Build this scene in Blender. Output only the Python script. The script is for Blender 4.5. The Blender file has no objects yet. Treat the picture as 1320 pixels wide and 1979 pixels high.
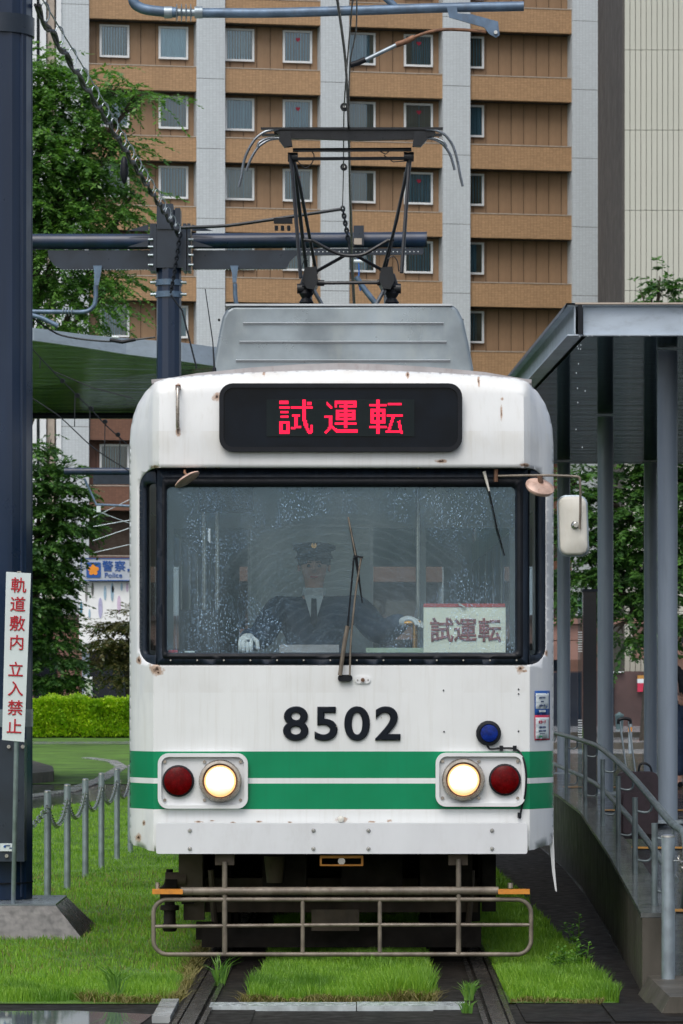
import bpy, bmesh, math, random
import numpy as np
from mathutils import Vector, Matrix
from mathutils.geometry import delaunay_2d_cdt
random.seed(7); rng = np.random.default_rng(7)
R = math.radians
sc = bpy.context.scene
# ------------------------------------------------------------------ camera, sky, sun, exposure
FPX, CX, HY, CAMZ = 7000.0, 660.0, 1314.0, 1.6
cam_d = bpy.data.cameras.new('camera'); cam = bpy.data.objects.new('camera', cam_d)
sc.collection.objects.link(cam); sc.camera = cam
cam.location = (0, 0, CAMZ); cam.rotation_euler = (R(90), 0, 0)
cam_d.sensor_fit = 'HORIZONTAL'; cam_d.sensor_width = 36; cam_d.lens = FPX / 1320 * 36
cam_d.shift_y = (HY - 989.5) / 1320; cam_d.clip_start = .5; cam_d.clip_end = 1500
cam_d.dof.use_dof = True; cam_d.dof.focus_distance = 20.3; cam_d.dof.aperture_fstop = 26
w = bpy.data.worlds.new('World'); sc.world = w; w.use_nodes = True
nt = w.node_tree; bg = nt.nodes['Background']; sky = nt.nodes.new('ShaderNodeTexSky')
sky.sky_type = 'NISHITA'; sky.sun_disc = False; sky.sun_elevation = R(52); sky.sun_rotation = R(200)
sky.dust_density = 4; sky.air_density = 1.0; sky.ozone_density = 1.5
hs = nt.nodes.new('ShaderNodeHueSaturation'); hs.inputs['Saturation'].default_value = .62
nt.links.new(sky.outputs[0], hs.inputs['Color']); nt.links.new(hs.outputs[0], bg.inputs[0])
bg.inputs[1].default_value = .115
sd = bpy.data.lights.new('sun', 'SUN'); so = bpy.data.objects.new('sun', sd); sc.collection.objects.link(so)
sd.energy = .9; sd.angle = R(50); sd.color = (1, .98, .95)
so.rotation_euler = Vector((.2, .72, -1.35)).to_track_quat('-Z', 'Y').to_euler(); so.location = (0, -20, 60)
sc.view_settings.view_transform = 'Standard'; sc.view_settings.look = 'None'; sc.view_settings.gamma = 1
sc.view_settings.exposure = 0.55; sc.view_settings.use_curve_mapping = False
try:
    sc.cycles.max_bounces = 8; sc.cycles.transparent_max_bounces = 24; sc.cycles.use_denoising = True
    sc.cycles.caustics_reflective = False; sc.cycles.caustics_refractive = False
except Exception: pass

def W(px, py, Y): return Vector(((px - CX) * Y / FPX, Y, CAMZ + (HY - py) * Y / FPX))
# ------------------------------------------------------------------ helpers
ORG = {}
def smooth(P, k=4):                              # rounded path through the given points
    out = []
    for i in range(len(P)-1):
        a, b = P[i], P[i+1]; L = (b-a).length
        t0 = ((b-P[i-1]).normalized() if i else (b-a).normalized())*L; t1 = ((P[i+2]-a).normalized() if i+2 < len(P) else (b-a).normalized())*L
        for j in range(k):
            t = j/k; out.append(a*(2*t**3-3*t*t+1)+t0*(t**3-2*t*t+t)*.8+b*(3*t*t-2*t**3)+t1*(t**3-t*t)*.8)
    return out+[P[-1]]
class MB:
    def __init__(s): s.v = []; s.f = []
    def add(s, vs, fs):
        n = len(s.v); s.v += [tuple(v) for v in vs]; s.f += [tuple(i + n for i in f) for f in fs]; return s
    def box(s, x0, x1, y0, y1, z0, z1):
        return s.add([(x0,y0,z0),(x1,y0,z0),(x1,y1,z0),(x0,y1,z0),(x0,y0,z1),(x1,y0,z1),(x1,y1,z1),(x0,y1,z1)],
            [(3,2,1,0),(4,5,6,7),(0,1,5,4),(1,2,6,5),(2,3,7,6),(3,0,4,7)])
    def bar(s, a, b, wx, wy, up=(0,0,1)):
        a = Vector(a); b = Vector(b); d = (b-a).normalized(); u = Vector(up)
        if abs(d.dot(u)) > .95: u = Vector((0,1,0))
        p = d.cross(u).normalized() * wx/2; q = p.cross(d).normalized() * wy/2
        return s.add([a-p-q,a+p-q,a+p+q,a-p+q,b-p-q,b+p-q,b+p+q,b-p+q],[(3,2,1,0),(4,5,6,7),(0,1,5,4),(1,2,6,5),(2,3,7,6),(3,0,4,7)])
    def tube(s, pts, r, n=8, closed=False):
        pts = [Vector(p) for p in pts]
        if 4 <= len(pts) <= 16 and not closed and not isinstance(r,(list,tuple)): pts = smooth(pts)
        m = len(pts); rs = r if isinstance(r,(list,tuple)) else [r]*m
        base = len(s.v); prev = None
        for i, p in enumerate(pts):
            if closed: d = pts[(i+1)%m]-pts[i-1]
            else: d = pts[min(i+1,m-1)]-pts[max(i-1,0)]
            d.normalize()
            if prev is None:
                u = Vector((0,0,1)) if abs(d.z) < .9 else Vector((0,1,0))
                a = d.cross(u).normalized()
            else: a = (prev - d*prev.dot(d)).normalized()
            prev = a; b = d.cross(a)
            for k in range(n):
                t = 2*math.pi*k/n; s.v.append(tuple(p + (a*math.cos(t)+b*math.sin(t))*rs[i]))
        for i in range(m if closed else m-1):
            j = (i+1)%m
            for k in range(n):
                l = (k+1)%n; s.f.append((base+i*n+k, base+i*n+l, base+j*n+l, base+j*n+k))
        if not closed:
            s.f.append(tuple(base+k for k in range(n-1,-1,-1))); s.f.append(tuple(base+(m-1)*n+k for k in range(n)))
        return s
    def disc(s, c, axis, r, t, n=20):           # short cylinder
        c = Vector(c); a = Vector(axis).normalized()
        return s.tube([c-a*t/2, c+a*t/2], r, n)
    def lathe(s, c, axis, prof, n=24):           # prof: (distance along axis, radius)
        c = Vector(c); a = Vector(axis).normalized()
        return s.tube_prof([c+a*h for h,_ in prof], [max(r,1e-4) for _,r in prof], a, n)
    def tube_prof(s, pts, rs, d, n):
        base = len(s.v); u = Vector((0,0,1)) if abs(d.z) < .9 else Vector((0,1,0)); a = d.cross(u).normalized(); b = d.cross(a)
        for p, r in zip(pts, rs):
            for k in range(n):
                t = 2*math.pi*k/n; s.v.append(tuple(p+(a*math.cos(t)+b*math.sin(t))*r))
        for i in range(len(pts)-1):
            for k in range(n):
                l = (k+1)%n; s.f.append((base+i*n+k, base+i*n+l, base+(i+1)*n+l, base+(i+1)*n+k))
        s.f.append(tuple(base+k for k in range(n-1,-1,-1))); s.f.append(tuple(base+(len(pts)-1)*n+k for k in range(n)))
        return s
    def prism(s, poly, y0, y1):                  # polygon in xz, between two depths
        n = len(poly); base = len(s.v)
        for y in (y0, y1):
            for (x, z) in poly: s.v.append((x, y, z))
        s.f.append(tuple(base+i for i in range(n))); s.f.append(tuple(base+n+i for i in range(n-1,-1,-1)))
        for i in range(n):
            j = (i+1)%n; s.f.append((base+i, base+n+i, base+n+j, base+j))
        return s
    def build(s, name, m, parent=None, smooth=False, **k):
        me = bpy.data.meshes.new(name)
        if parent is not None: o3 = ORG[parent.name]
        elif k.get('loc') is not None: o3 = Vector(k['loc'])
        else:
            xs = np.array(s.v); o3 = Vector(((xs[:,0].min()+xs[:,0].max())/2, (xs[:,1].min()+xs[:,1].max())/2, xs[:,2].min()))
        me.from_pydata([(v[0]-o3.x, v[1]-o3.y, v[2]-o3.z) for v in s.v], [], s.f)
        return link(name, me, m, parent, o3, smooth)
def link(name, me, m, parent, o3, smooth=False):
    me.materials.append(m)
    bm = bmesh.new(); bm.from_mesh(me); bmesh.ops.recalc_face_normals(bm, faces=bm.faces); bm.to_mesh(me); bm.free()
    if smooth:
        me.polygons.foreach_set('use_smooth', [True]*len(me.polygons))
        if hasattr(me, 'set_sharp_from_angle'): me.set_sharp_from_angle(angle=R(42))
    o = bpy.data.objects.new(name, me); sc.collection.objects.link(o)
    if parent is not None: o.parent = parent
    else: o.location = o3
    ORG[o.name] = Vector(o3)
    return o
def tag(o, label=None, cat=None, group=None, kind=None):
    if label: o['label'] = label
    if cat: o['category'] = cat
    if group: o['group'] = group
    if kind: o['kind'] = kind
    return o
def empty(name, loc, label, cat, group=None):
    o = bpy.data.objects.new(name, None); sc.collection.objects.link(o); o.location = loc; o.empty_display_size = .2
    ORG[o.name] = Vector(loc); return tag(o, label, cat, group)
def copy_of(o, loc, parent=None):                # shares mesh data; children copied too
    c = o.copy(); sc.collection.objects.link(c); c.location = loc; c.parent = parent
    for ch in o.children:
        d = ch.copy(); sc.collection.objects.link(d); d.parent = c
        for g in ch.children:
            e = g.copy(); sc.collection.objects.link(e); e.parent = d
    return c
def text(name, body, m, loc, size, parent=None, ext=.002, bold=0, sx=1, spacing=1, rot=(R(90),0,0), align='CENTER', line=1):
    c = bpy.data.curves.new(name, 'FONT'); c.body = body; c.size = size; c.extrude = ext; c.bevel_depth = bold; c.bevel_resolution = 0; c.space_character = spacing
    c.align_x = align; c.align_y = 'CENTER'; c.space_line = line; c.resolution_u = 7
    t = bpy.data.objects.new(name+'_tmp', c); sc.collection.objects.link(t); bpy.context.view_layer.update()
    me = bpy.data.meshes.new_from_object(t.evaluated_get(bpy.context.evaluated_depsgraph_get())); me.name = name
    bpy.data.objects.remove(t); bpy.data.curves.remove(c)
    me.materials.clear(); me.materials.append(m)
    o = bpy.data.objects.new(name, me); sc.collection.objects.link(o); o.rotation_euler = rot; o.scale = (sx,1,1)
    if parent is not None: o.parent = parent; o.location = Vector(loc) - ORG[parent.name]
    else: o.location = loc
    return o
def rrect(x0, x1, z0, z1, r, n=6):
    pts = []
    for cx, cz, a0 in ((x1-r,z1-r,0),(x0+r,z1-r,90),(x0+r,z0+r,180),(x1-r,z0+r,270)):
        for k in range(n+1):
            a = R(a0+90*k/n); pts.append((cx+r*math.cos(a), cz+r*math.sin(a)))
    return pts
def ring(mb, outer, inner, y0, y1, fy=None):     # frame between two loops of equal count, xz plane
    fy = fy or (lambda x, z: 0); n = len(outer); b = len(mb.v)
    for loop, y in ((outer,y0),(inner,y0),(outer,y1),(inner,y1)):
        for (x, z) in loop: mb.v.append((x, y+fy(x,z), z))
    for i in range(n):
        j = (i+1)%n
        mb.f += [(b+i,b+j,b+n+j,b+n+i),(b+2*n+i,b+3*n+i,b+3*n+j,b+2*n+j),(b+i,b+2*n+i,b+2*n+j,b+j),(b+n+i,b+n+j,b+3*n+j,b+3*n+i)]
    return mb
def in_poly(x, z, poly):
    c = False; n = len(poly)
    for i in range(n):
        x1, z1 = poly[i]; x2, z2 = poly[i-1]
        if (z1 > z) != (z2 > z) and x < (x2-x1)*(z-z1)/(z2-z1)+x1: c = not c
    return c
# ------------------------------------------------------------------ materials
def nodes(name):
    m = bpy.data.materials.new(name); m.use_nodes = True; t = m.node_tree
    return m, t, t.nodes['Principled BSDF']
def N(t, typ, **k):
    n = t.nodes.new(typ)
    for a, b in k.items(): setattr(n, a, b)
    return n
def mathn(t, op, a, b=None, clamp=False):
    n = N(t, 'ShaderNodeMath', operation=op); n.use_clamp = clamp
    for i, x in enumerate((a, b)):
        if x is None: continue
        if isinstance(x, (int, float)): n.inputs[i].default_value = x
        else: t.links.new(x, n.inputs[i])
    return n.outputs[0]
def mixc(t, f, a, b, typ='MIX'):
    n = N(t, 'ShaderNodeMix', data_type='RGBA', blend_type=typ)
    for i, x in ((0,f),(6,a),(7,b)):
        if isinstance(x, (int, float)): n.inputs[i].default_value = x
        elif isinstance(x, tuple): n.inputs[i].default_value = (*x[:3], 1)
        else: t.links.new(x, n.inputs[i])
    return n.outputs[2]
def ramp(t, f, a, b, smooth=True):
    n = N(t, 'ShaderNodeMapRange'); n.inputs[1].default_value = a; n.inputs[2].default_value = b
    if smooth: n.interpolation_type = 'SMOOTHSTEP'
    t.links.new(f, n.inputs[0]); return n.outputs[0]
def noise(t, scale, detail=4, vec=None, stretch=None, rough=.55):
    n = N(t, 'ShaderNodeTexNoise'); n.inputs['Scale'].default_value = scale; n.inputs['Detail'].default_value = detail
    n.inputs['Roughness'].default_value = rough
    if vec is None: vec = N(t, 'ShaderNodeTexCoord').outputs['Object']
    if stretch:
        mp = N(t, 'ShaderNodeMapping'); mp.inputs['Scale'].default_value = stretch; t.links.new(vec, mp.inputs[0]); vec = mp.outputs[0]
    t.links.new(vec, n.inputs['Vector']); return n.outputs[0]
def bump(t, p, h, dist=.003, strength=.5):
    b = N(t, 'ShaderNodeBump'); b.inputs['Distance'].default_value = dist; b.inputs['Strength'].default_value = strength
    t.links.new(h, b.inputs['Height']); t.links.new(b.outputs[0], p.inputs['Normal']); return b
def mk(name, col, rough=.5, metal=0, var=.2, vs=4, dirt=0, dirtcol=(.06,.045,.03), bs=0, bd=.002, stretch=None, spec=.5, emit=0, wet=0):
    m, t, p = nodes(name); tc = N(t, 'ShaderNodeTexCoord').outputs['Object']
    n1 = noise(t, vs, 5, tc, stretch); d = tuple(c*(1-var) for c in col); e = tuple(min(1,c*(1+var)) for c in col)
    c = mixc(t, ramp(t, n1, .3, .7), d, e)
    if dirt:
        n2 = noise(t, vs*2.3+1, 8, tc, stretch or (1,1,.35), .7); c = mixc(t, mathn(t,'MULTIPLY', ramp(t,n2,.48,.72), dirt), c, dirtcol)
    t.links.new(c, p.inputs['Base Color']); p.inputs['Metallic'].default_value = metal; p.inputs['Specular IOR Level'].default_value = spec
    n3 = noise(t, vs*3, 4, tc); rr = N(t,'ShaderNodeMapRange'); rr.inputs[1].default_value=.3; rr.inputs[2].default_value=.7
    rr.inputs[3].default_value = max(.02, rough*(.75 if not wet else .25)); rr.inputs[4].default_value = min(1, rough*1.2)
    t.links.new(n3, rr.inputs[0]); t.links.new(rr.outputs[0], p.inputs['Roughness'])
    if bs: bump(t, p, noise(t, bs, 5, tc), bd, .6)
    if emit: p.inputs['Emission Color'].default_value = (*col,1); p.inputs['Emission Strength'].default_value = emit
    return m
def mk_leaf(name, a, b, c3=None, rough=.45, trans=.25):
    m, t, p = nodes(name); g = N(t, 'ShaderNodeNewGeometry'); col = mixc(t, g.outputs['Random Per Island'], a, b)
    if c3: col = mixc(t, mathn(t,'MULTIPLY', ramp(t, noise(t, 1.7, 5), .45, .68), .75), col, c3)
    t.links.new(col, p.inputs['Base Color']); p.inputs['Roughness'].default_value = rough
    tr = N(t, 'ShaderNodeBsdfTranslucent'); t.links.new(mixc(t, 1.0, col, (1.3,1.5,.6), 'MULTIPLY'), tr.inputs[0])
    mx = N(t, 'ShaderNodeMixShader'); mx.inputs[0].default_value = trans; out = t.nodes['Material Output']
    t.links.new(p.outputs[0], mx.inputs[1]); t.links.new(tr.outputs[0], mx.inputs[2]); t.links.new(mx.outputs[0], out.inputs[0]); return m
def mk_tiles(name, col, mortar, sx, sz, var=.12, rough=.55, dirt=.25):
    m, t, p = nodes(name); tc = N(t, 'ShaderNodeTexCoord').outputs['Object']
    mp = N(t, 'ShaderNodeMapping'); mp.inputs['Rotation'].default_value = (R(90),0,0); t.links.new(tc, mp.inputs[0])
    b = N(t, 'ShaderNodeTexBrick'); b.offset = 0; t.links.new(mp.outputs[0], b.inputs['Vector'])
    b.inputs['Color1'].default_value = (*[c*(1-var) for c in col],1); b.inputs['Color2'].default_value = (*[c*(1+var) for c in col],1)
    b.inputs['Mortar'].default_value = (*mortar,1); b.inputs['Scale'].default_value = 1; b.inputs['Brick Width'].default_value = sx
    b.inputs['Row Height'].default_value = sz; b.inputs['Mortar Size'].default_value = .009; b.inputs['Mortar Smooth'].default_value = .3
    n = noise(t, .5, 6, tc, (1.4,1.4,.18)); c = mixc(t, mathn(t,'MULTIPLY', ramp(t, n, .45, .75), dirt), b.outputs[0], tuple(x*.55 for x in col))
    t.links.new(c, p.inputs['Base Color']); p.inputs['Roughness'].default_value = rough; return m
def mk_glass(name, tint=(.8,.88,.9), gloss=.12, rough=.02):
    m, t, p = nodes(name); t.nodes.remove(p); o = t.nodes['Material Output']
    tr = N(t,'ShaderNodeBsdfTransparent'); tr.inputs[0].default_value = (*tint,1)
    gl = N(t,'ShaderNodeBsdfGlossy'); gl.inputs[0].default_value=(.9,.95,1,1); gl.inputs['Roughness'].default_value = rough
    fr = N(t,'ShaderNodeFresnel'); fr.inputs[0].default_value = 1.5; f = mathn(t,'ADD', fr.outputs[0], gloss, True)
    mx = N(t,'ShaderNodeMixShader'); t.links.new(f, mx.inputs[0]); t.links.new(tr.outputs[0], mx.inputs[1]); t.links.new(gl.outputs[0], mx.inputs[2])
    t.links.new(mx.outputs[0], o.inputs[0]); return m
M = {}
M['navy'] = mk('navy_painted_steel', (.005,.018,.050), .34, var=.25, vs=1.5, dirt=.35, dirtcol=(.02,.035,.06), stretch=(3,3,.25), spec=.6)
M['navy2'] = mk('navy_bracket_paint', (.017,.027,.043), .35, var=.2)
M['galv'] = mk('galvanised_steel', (.30,.36,.40), .38, .55, var=.18, vs=12, dirt=.2, dirtcol=(.12,.12,.11))
M['galv_blue'] = mk('blue_grey_galvanised_pipe', (.11,.17,.25), .4, .3, var=.25, vs=9, dirt=.4, dirtcol=(.1,.1,.1))
M['galv_rail'] = mk('dull_galvanised_rail', (.13,.165,.175), .38, .35, var=.3, vs=10, dirt=.35, dirtcol=(.07,.08,.07))
M['steelgrey'] = mk('grey_painted_column', (.22,.27,.33), .4, .1, var=.12, vs=1.5, stretch=(4,4,.4), dirt=.15, dirtcol=(.08,.1,.12))
M['fascia'] = mk('pale_grey_fascia_paint', (.46,.54,.62), .42, .1, var=.1, vs=2, dirt=.25, dirtcol=(.1,.11,.12), stretch=(1,1,3))
M['black'] = mk('black_rubber', (.008,.010,.014), .5, var=.2, vs=8, spec=.25)
M['frame'] = mk('blue_black_window_frame', (.009,.016,.028), .45, spec=.3, var=.3, vs=6, dirt=.25, dirtcol=(.05,.06,.07), stretch=(6,6,.8))
M['wire'] = mk('dark_wire', (.018,.022,.028), .4, .4, var=.2)
M['panto'] = mk('black_greasy_steel', (.006,.008,.011), .35, .1, var=.3, vs=12, dirt=.2, dirtcol=(.025,.027,.03))
M['panto_grey'] = mk('worn_grey_horn_steel', (.16,.18,.20), .3, .7, var=.3, vs=10)
M['white'] = mk('clean_white_enamel', (.72,.74,.75), .35, var=.05, vs=5, dirt=.15, dirtcol=(.35,.3,.22))
M['bumper'] = mk('white_bumper_paint', (.66,.68,.71), .38, var=.05, vs=3, dirt=.14, dirtcol=(.3,.27,.24), stretch=(1,1,.4))
M['roof'] = mk('weathered_roof_paint', (.36,.345,.35), .65, var=.12, vs=6, dirt=.5, dirtcol=(.25,.2,.17))
M['cowl'] = mk('galvanised_cowl_sheet', (.29,.34,.37), .33, .6, var=.3, vs=1.9, dirt=.18, dirtcol=(.55,.57,.48))
M['cowl_rib'] = mk('cowl_rib_edge', (.5,.54,.56), .35, .3, var=.1)
M['chrome'] = mk('dull_chrome', (.5,.5,.48), .22, .95, var=.15, vs=20)
M['bezel'] = mk('worn_lamp_bezel', (.42,.38,.33), .3, .8, var=.25, vs=20, dirt=.3, dirtcol=(.2,.12,.07))
M['rust'] = mk('rusty_steel', (.20,.10,.055), .7, var=.45, vs=14, dirt=.6, dirtcol=(.06,.03,.02), bs=40)
M['rustpink'] = mk('rusty_mirror_back', (.52,.36,.29), .5, var=.3, vs=14, dirt=.6, dirtcol=(.25,.11,.06))
M['pipe'] = mk('muddy_pipe_paint', (.17,.145,.115), .5, .1, var=.3, vs=10, dirt=.6, dirtcol=(.09,.06,.04), bs=60, bd=.001)
M['under'] = mk('dark_brown_running_gear', (.016,.013,.011), .7, var=.5, vs=5, dirt=.4, dirtcol=(.022,.015,.011), bs=20, spec=.15)
M['under2'] = mk('brown_dusty_frame', (.075,.055,.038), .7, var=.35, vs=4, dirt=.5, dirtcol=(.025,.02,.016), bs=20)
M['orange'] = mk('faded_orange_paint', (.62,.24,.03), .5, var=.15, vs=12, dirt=.35, dirtcol=(.25,.1,.04))
M['mirror_white'] = mk('aged_white_plastic', (.62,.61,.55), .4, var=.06, vs=6, dirt=.25, dirtcol=(.45,.38,.25))
M['number'] = mk('black_number_enamel', (.004,.007,.013), .35, var=.1, spec=.2)
M['interior'] = mk('pale_interior_panel', (.68,.76,.80), .6, var=.08)
M['interior_dark'] = mk('dark_console', (.03,.038,.045), .5, var=.2)
M['ceiling'] = mk('cab_ceiling', (.7,.72,.70), .6, var=.06)
M['blind'] = mk('pale_blind', (.78,.84,.84), .6, var=.06)
M['paper'] = mk('cream_paper', (.90,.88,.72), .7, var=.05, vs=5, dirt=.12, dirtcol=(.6,.5,.2))
M['paperred'] = mk('faded_red_print', (.45,.06,.05), .7, var=.15)
M['brush'] = mk('maroon_brush_ink', (.27,.07,.065), .8, var=.25, vs=20)
M['signwhite'] = mk('sign_white_sheet', (.62,.69,.71), .4, var=.04)
M['signred'] = mk('sign_red_print', (.42,.008,.02), .45, var=.1)
M['blueprint'] = mk('blue_print', (.01,.08,.32), .45, var=.06)
M['greenprint'] = mk('green_print', (.02,.25,.1), .5, var=.06)
M['redprint'] = mk('red_print', (.45,.02,.06), .5, var=.06)
M['darkprint'] = mk('dark_print', (.05,.08,.18), .5, var=.06)
M['orangeprint'] = mk('orange_print', (.75,.27,.02), .45, var=.05)
M['concrete'] = mk('wet_concrete', (.078,.072,.060), .5, var=.25, vs=2, dirt=.45, dirtcol=(.022,.021,.015), bs=30, bd=.001, spec=.2, stretch=(2,2,.5))
M['concrete_top'] = mk('wet_concrete_top', (.10,.11,.11), .16, var=.3, vs=3, dirt=.5, dirtcol=(.04,.045,.04), bs=25, bd=.0015, wet=1)
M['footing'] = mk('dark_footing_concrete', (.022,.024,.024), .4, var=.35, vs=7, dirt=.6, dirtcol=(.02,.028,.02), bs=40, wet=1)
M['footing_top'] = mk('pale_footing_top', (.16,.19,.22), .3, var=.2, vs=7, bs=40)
M['strip'] = mk('dark_track_slab', (.013,.011,.009), .6, var=.4, vs=4, dirt=.6, dirtcol=(.007,.006,.005), bs=20, spec=.12)
M['bar'] = mk('pale_stone_edging', (.40,.45,.46), .32, var=.2, vs=9, dirt=.4, dirtcol=(.2,.22,.2), bs=50, wet=1)
M['rail'] = mk('wet_rail_steel', (.05,.048,.045), .25, .6, var=.3, vs=8)
M['asphalt'] = mk('wet_asphalt', (.035,.039,.043), .2, var=.3, vs=1.3, dirt=.3, dirtcol=(.02,.022,.025), bs=60, bd=.001, wet=1)
M['paving'] = mk('wet_paving', (.34,.36,.38), .2, var=.25, vs=1.6, dirt=.4, dirtcol=(.09,.1,.11), wet=1)
M['kerb'] = mk('pale_kerb_stone', (.30,.32,.32), .35, var=.25, vs=2, dirt=.4, dirtcol=(.1,.1,.09), wet=1)
M['turf'] = mk('turf_ground', (.075,.165,.016), .9, var=.4, vs=1.1, dirt=.45, dirtcol=(.11,.22,.018), bs=60, bd=.02)
M['soil'] = mk('dark_wet_soil', (.022,.020,.012), .5, var=.4, vs=8, bs=40, wet=1)
M['yellowline'] = mk('ochre_tactile_paint', (.4,.2,.04), .5, var=.15)
M['red_lens'] = mk('dark_red_lens', (.10,.0006,.0015), .25, var=.3, vs=30, bs=120, bd=.001, spec=.12)
M['blue_lens'] = mk('blue_lens', (.002,.018,.17), .25, var=.3, vs=50, bs=160, bd=.001, spec=.25)
M['suitcase'] = mk('plum_black_fabric', (.018,.010,.016), .6, var=.3, vs=10)
M['denim'] = mk('blue_denim', (.03,.055,.11), .8, var=.25, vs=12)
M['uniform'] = mk('navy_uniform_cloth', (.030,.052,.095), .8, var=.15, vs=8)
M['darkcloth'] = mk('dark_navy_cloth', (.012,.016,.026), .8, var=.2, vs=8)
M['shirt'] = mk('white_shirt', (.6,.65,.66), .8, var=.05)
M['glove'] = mk('white_glove_cotton', (.78,.80,.80), .8, var=.06, vs=30)
M['skin'] = mk('skin', (.62,.36,.27), .5, var=.08, vs=10)
M['hair'] = mk('black_hair', (.01,.009,.008), .5, var=.2)
M['brass'] = mk('brass', (.5,.25,.05), .3, .8, var=.1)
M['redthing'] = mk('red_plastic', (.55,.02,.05), .4, var=.1)
M['green_ledge'] = mk('pale_green_ledge', (.42,.52,.38), .5, var=.1)
M['bark'] = mk('bark', (.06,.048,.035), .9, var=.35, vs=8, bs=20, bd=.02)
M['tile_tan'] = mk_tiles('tan_spandrel_tile', (.41,.255,.135), (.26,.16,.08), .14, .07, dirt=.3)
M['tile_red'] = mk_tiles('red_brown_spandrel_tile', (.16,.075,.045), (.12,.06,.04), .14, .07, dirt=.3)
M['tile_grey'] = mk_tiles('pale_grey_pier_tile', (.55,.605,.635), (.42,.46,.49), .14, .07, var=.05, dirt=.22)
M['panel_tan'] = mk('tan_wall_panel', (.29,.185,.105), .6, var=.12, vs=1.2, dirt=.2, dirtcol=(.1,.065,.04), stretch=(2,2,.4))
M['panel_red'] = mk('red_brown_wall_panel', (.13,.06,.04), .6, var=.1, vs=1.2)
M['joint'] = mk('dark_joint', (.05,.035,.025), .8, var=.1)
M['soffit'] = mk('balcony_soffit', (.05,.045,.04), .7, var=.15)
M['coping'] = mk('pale_coping', (.42,.36,.30), .5, var=.1)
M['winframe'] = mk('white_window_frame', (.74,.78,.80), .4, var=.04)
M['curtain'] = mk('grey_green_curtain', (.22,.32,.36), .8, var=.5, vs=6, stretch=(5,5,.05))  # upright colour stripes paint the shading of the folds
M['curtain_pale'] = mk('pale_net_curtain', (.80,.87,.88), .8, var=.1, vs=6, stretch=(5,5,.05))  # fold shading painted as fainter stripes
M['roomdark'] = mk('dark_room', (.02,.03,.035), .8, var=.3)
M['beige'] = mk('beige_precast_panel', (.49,.50,.435), .65, var=.06, vs=1, dirt=.22, dirtcol=(.25,.25,.22), stretch=(2,2,.15))
M['darkwall'] = mk('dark_brown_side_wall', (.085,.08,.075), .7, var=.1, vs=.6, stretch=(1,1,.2))
M['pink'] = mk('pinkish_brown_stone', (.22,.12,.095), .6, var=.15, vs=1.2)
M['plum'] = mk('dark_plum_stone', (.07,.04,.038), .6, var=.25, vs=.8)
M['dotwall'] = mk('bright_white_wall', (.85,.88,.88), .5, var=.03)
for i, c in enumerate([(.25,.25,.25),(.12,.13,.12),(.32,.48,.6),(.42,.42,.62),(.1,.28,.38),(.62,.5,.66)]): M['dot%d'%i] = mk('tinted_oval_glass_%d'%i, c, .3, var=.1)
M['darkglass'] = mk('dark_shop_glass', (.012,.018,.03), .08, var=.3, vs=.5)
M['glass'] = mk_glass('window_glass', (.8,.9,.94), .03)
M['glass_clear'] = mk_glass('clear_glass', (.9,.93,.94), .03)
M['screen'] = mk('sign_case_glass', (.004,.007,.012), .2, var=.3, vs=5, spec=.18)
M['ledpanel'] = mk('led_matrix_board', (.014,.020,.022), .5, var=.1, spec=.1)
M['ledoff'] = mk('unlit_led_grid', (.022,.032,.034), .5, var=.1, spec=.1)
def emit(name, col, s):
    m, t, p = nodes(name); p.inputs['Base Color'].default_value = (*col,1); p.inputs['Emission Color'].default_value = (*col,1); p.inputs['Emission Strength'].default_value = s; return m
M['led'] = emit('lit_red_led', (1,.0,.05), .62)
M['lamp'] = emit('lit_headlamp_lens', (1,.90,.72), 1.25)
m = M['lamp']; t = m.node_tree; p = t.nodes['Principled BSDF']; sz_ = N(t,'ShaderNodeSeparateXYZ'); t.links.new(N(t,'ShaderNodeTexCoord').outputs['Object'], sz_.inputs[0])
lo2 = ramp(t, mathn(t,'ADD', sz_.outputs[2], mathn(t,'MULTIPLY', noise(t, 30, 3), .05)), 1.065, 1.0); t.links.new(mixc(t, lo2, (1,.93,.80), (1,.72,.36)), p.inputs['Emission Color'])
t.links.new(mathn(t,'SUBTRACT', .92, mathn(t,'MULTIPLY', lo2, .34)), p.inputs['Emission Strength'])
M['lampglow'] = emit('headlamp_reflector_glow', (1,.55,.22), .6)
M['bulb'] = emit('hot_bulb_glow', (1,.97,.92), 1.6)
M['cablight'] = emit('cab_ceiling_lamp', (1,.85,.5), 3)
# wet glossy canopy underside
m, t, p = nodes('glossy_dark_soffit_glass'); t.nodes.remove(p)
tc = N(t,'ShaderNodeTexCoord').outputs['Object']; h_ = mathn(t,'ADD', noise(t, 1.6, 3, tc, (.12,1.5,1)), mathn(t,'MULTIPLY', noise(t, 6, 4, tc, (.06,2,1)), .35))
bp = N(t,'ShaderNodeBump'); bp.inputs['Distance'].default_value = .02; bp.inputs['Strength'].default_value = .45; t.links.new(h_, bp.inputs['Height'])
gl = N(t,'ShaderNodeBsdfGlossy'); gl.inputs[0].default_value = (.27,.33,.35,1); gl.inputs['Roughness'].default_value = .05; t.links.new(bp.outputs[0], gl.inputs['Normal'])
df = N(t,'ShaderNodeBsdfDiffuse'); df.inputs[0].default_value = (.012,.018,.02,1); fr = N(t,'ShaderNodeFresnel'); fr.inputs[0].default_value = 1.5; t.links.new(bp.outputs[0], fr.inputs['Normal'])
mx = N(t,'ShaderNodeMixShader'); t.links.new(fr.outputs[0], mx.inputs[0]); t.links.new(df.outputs[0], mx.inputs[1]); t.links.new(gl.outputs[0], mx.inputs[2]); t.links.new(mx.outputs[0], t.nodes['Material Output'].inputs[0]); M['soffitglass'] = m
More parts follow.
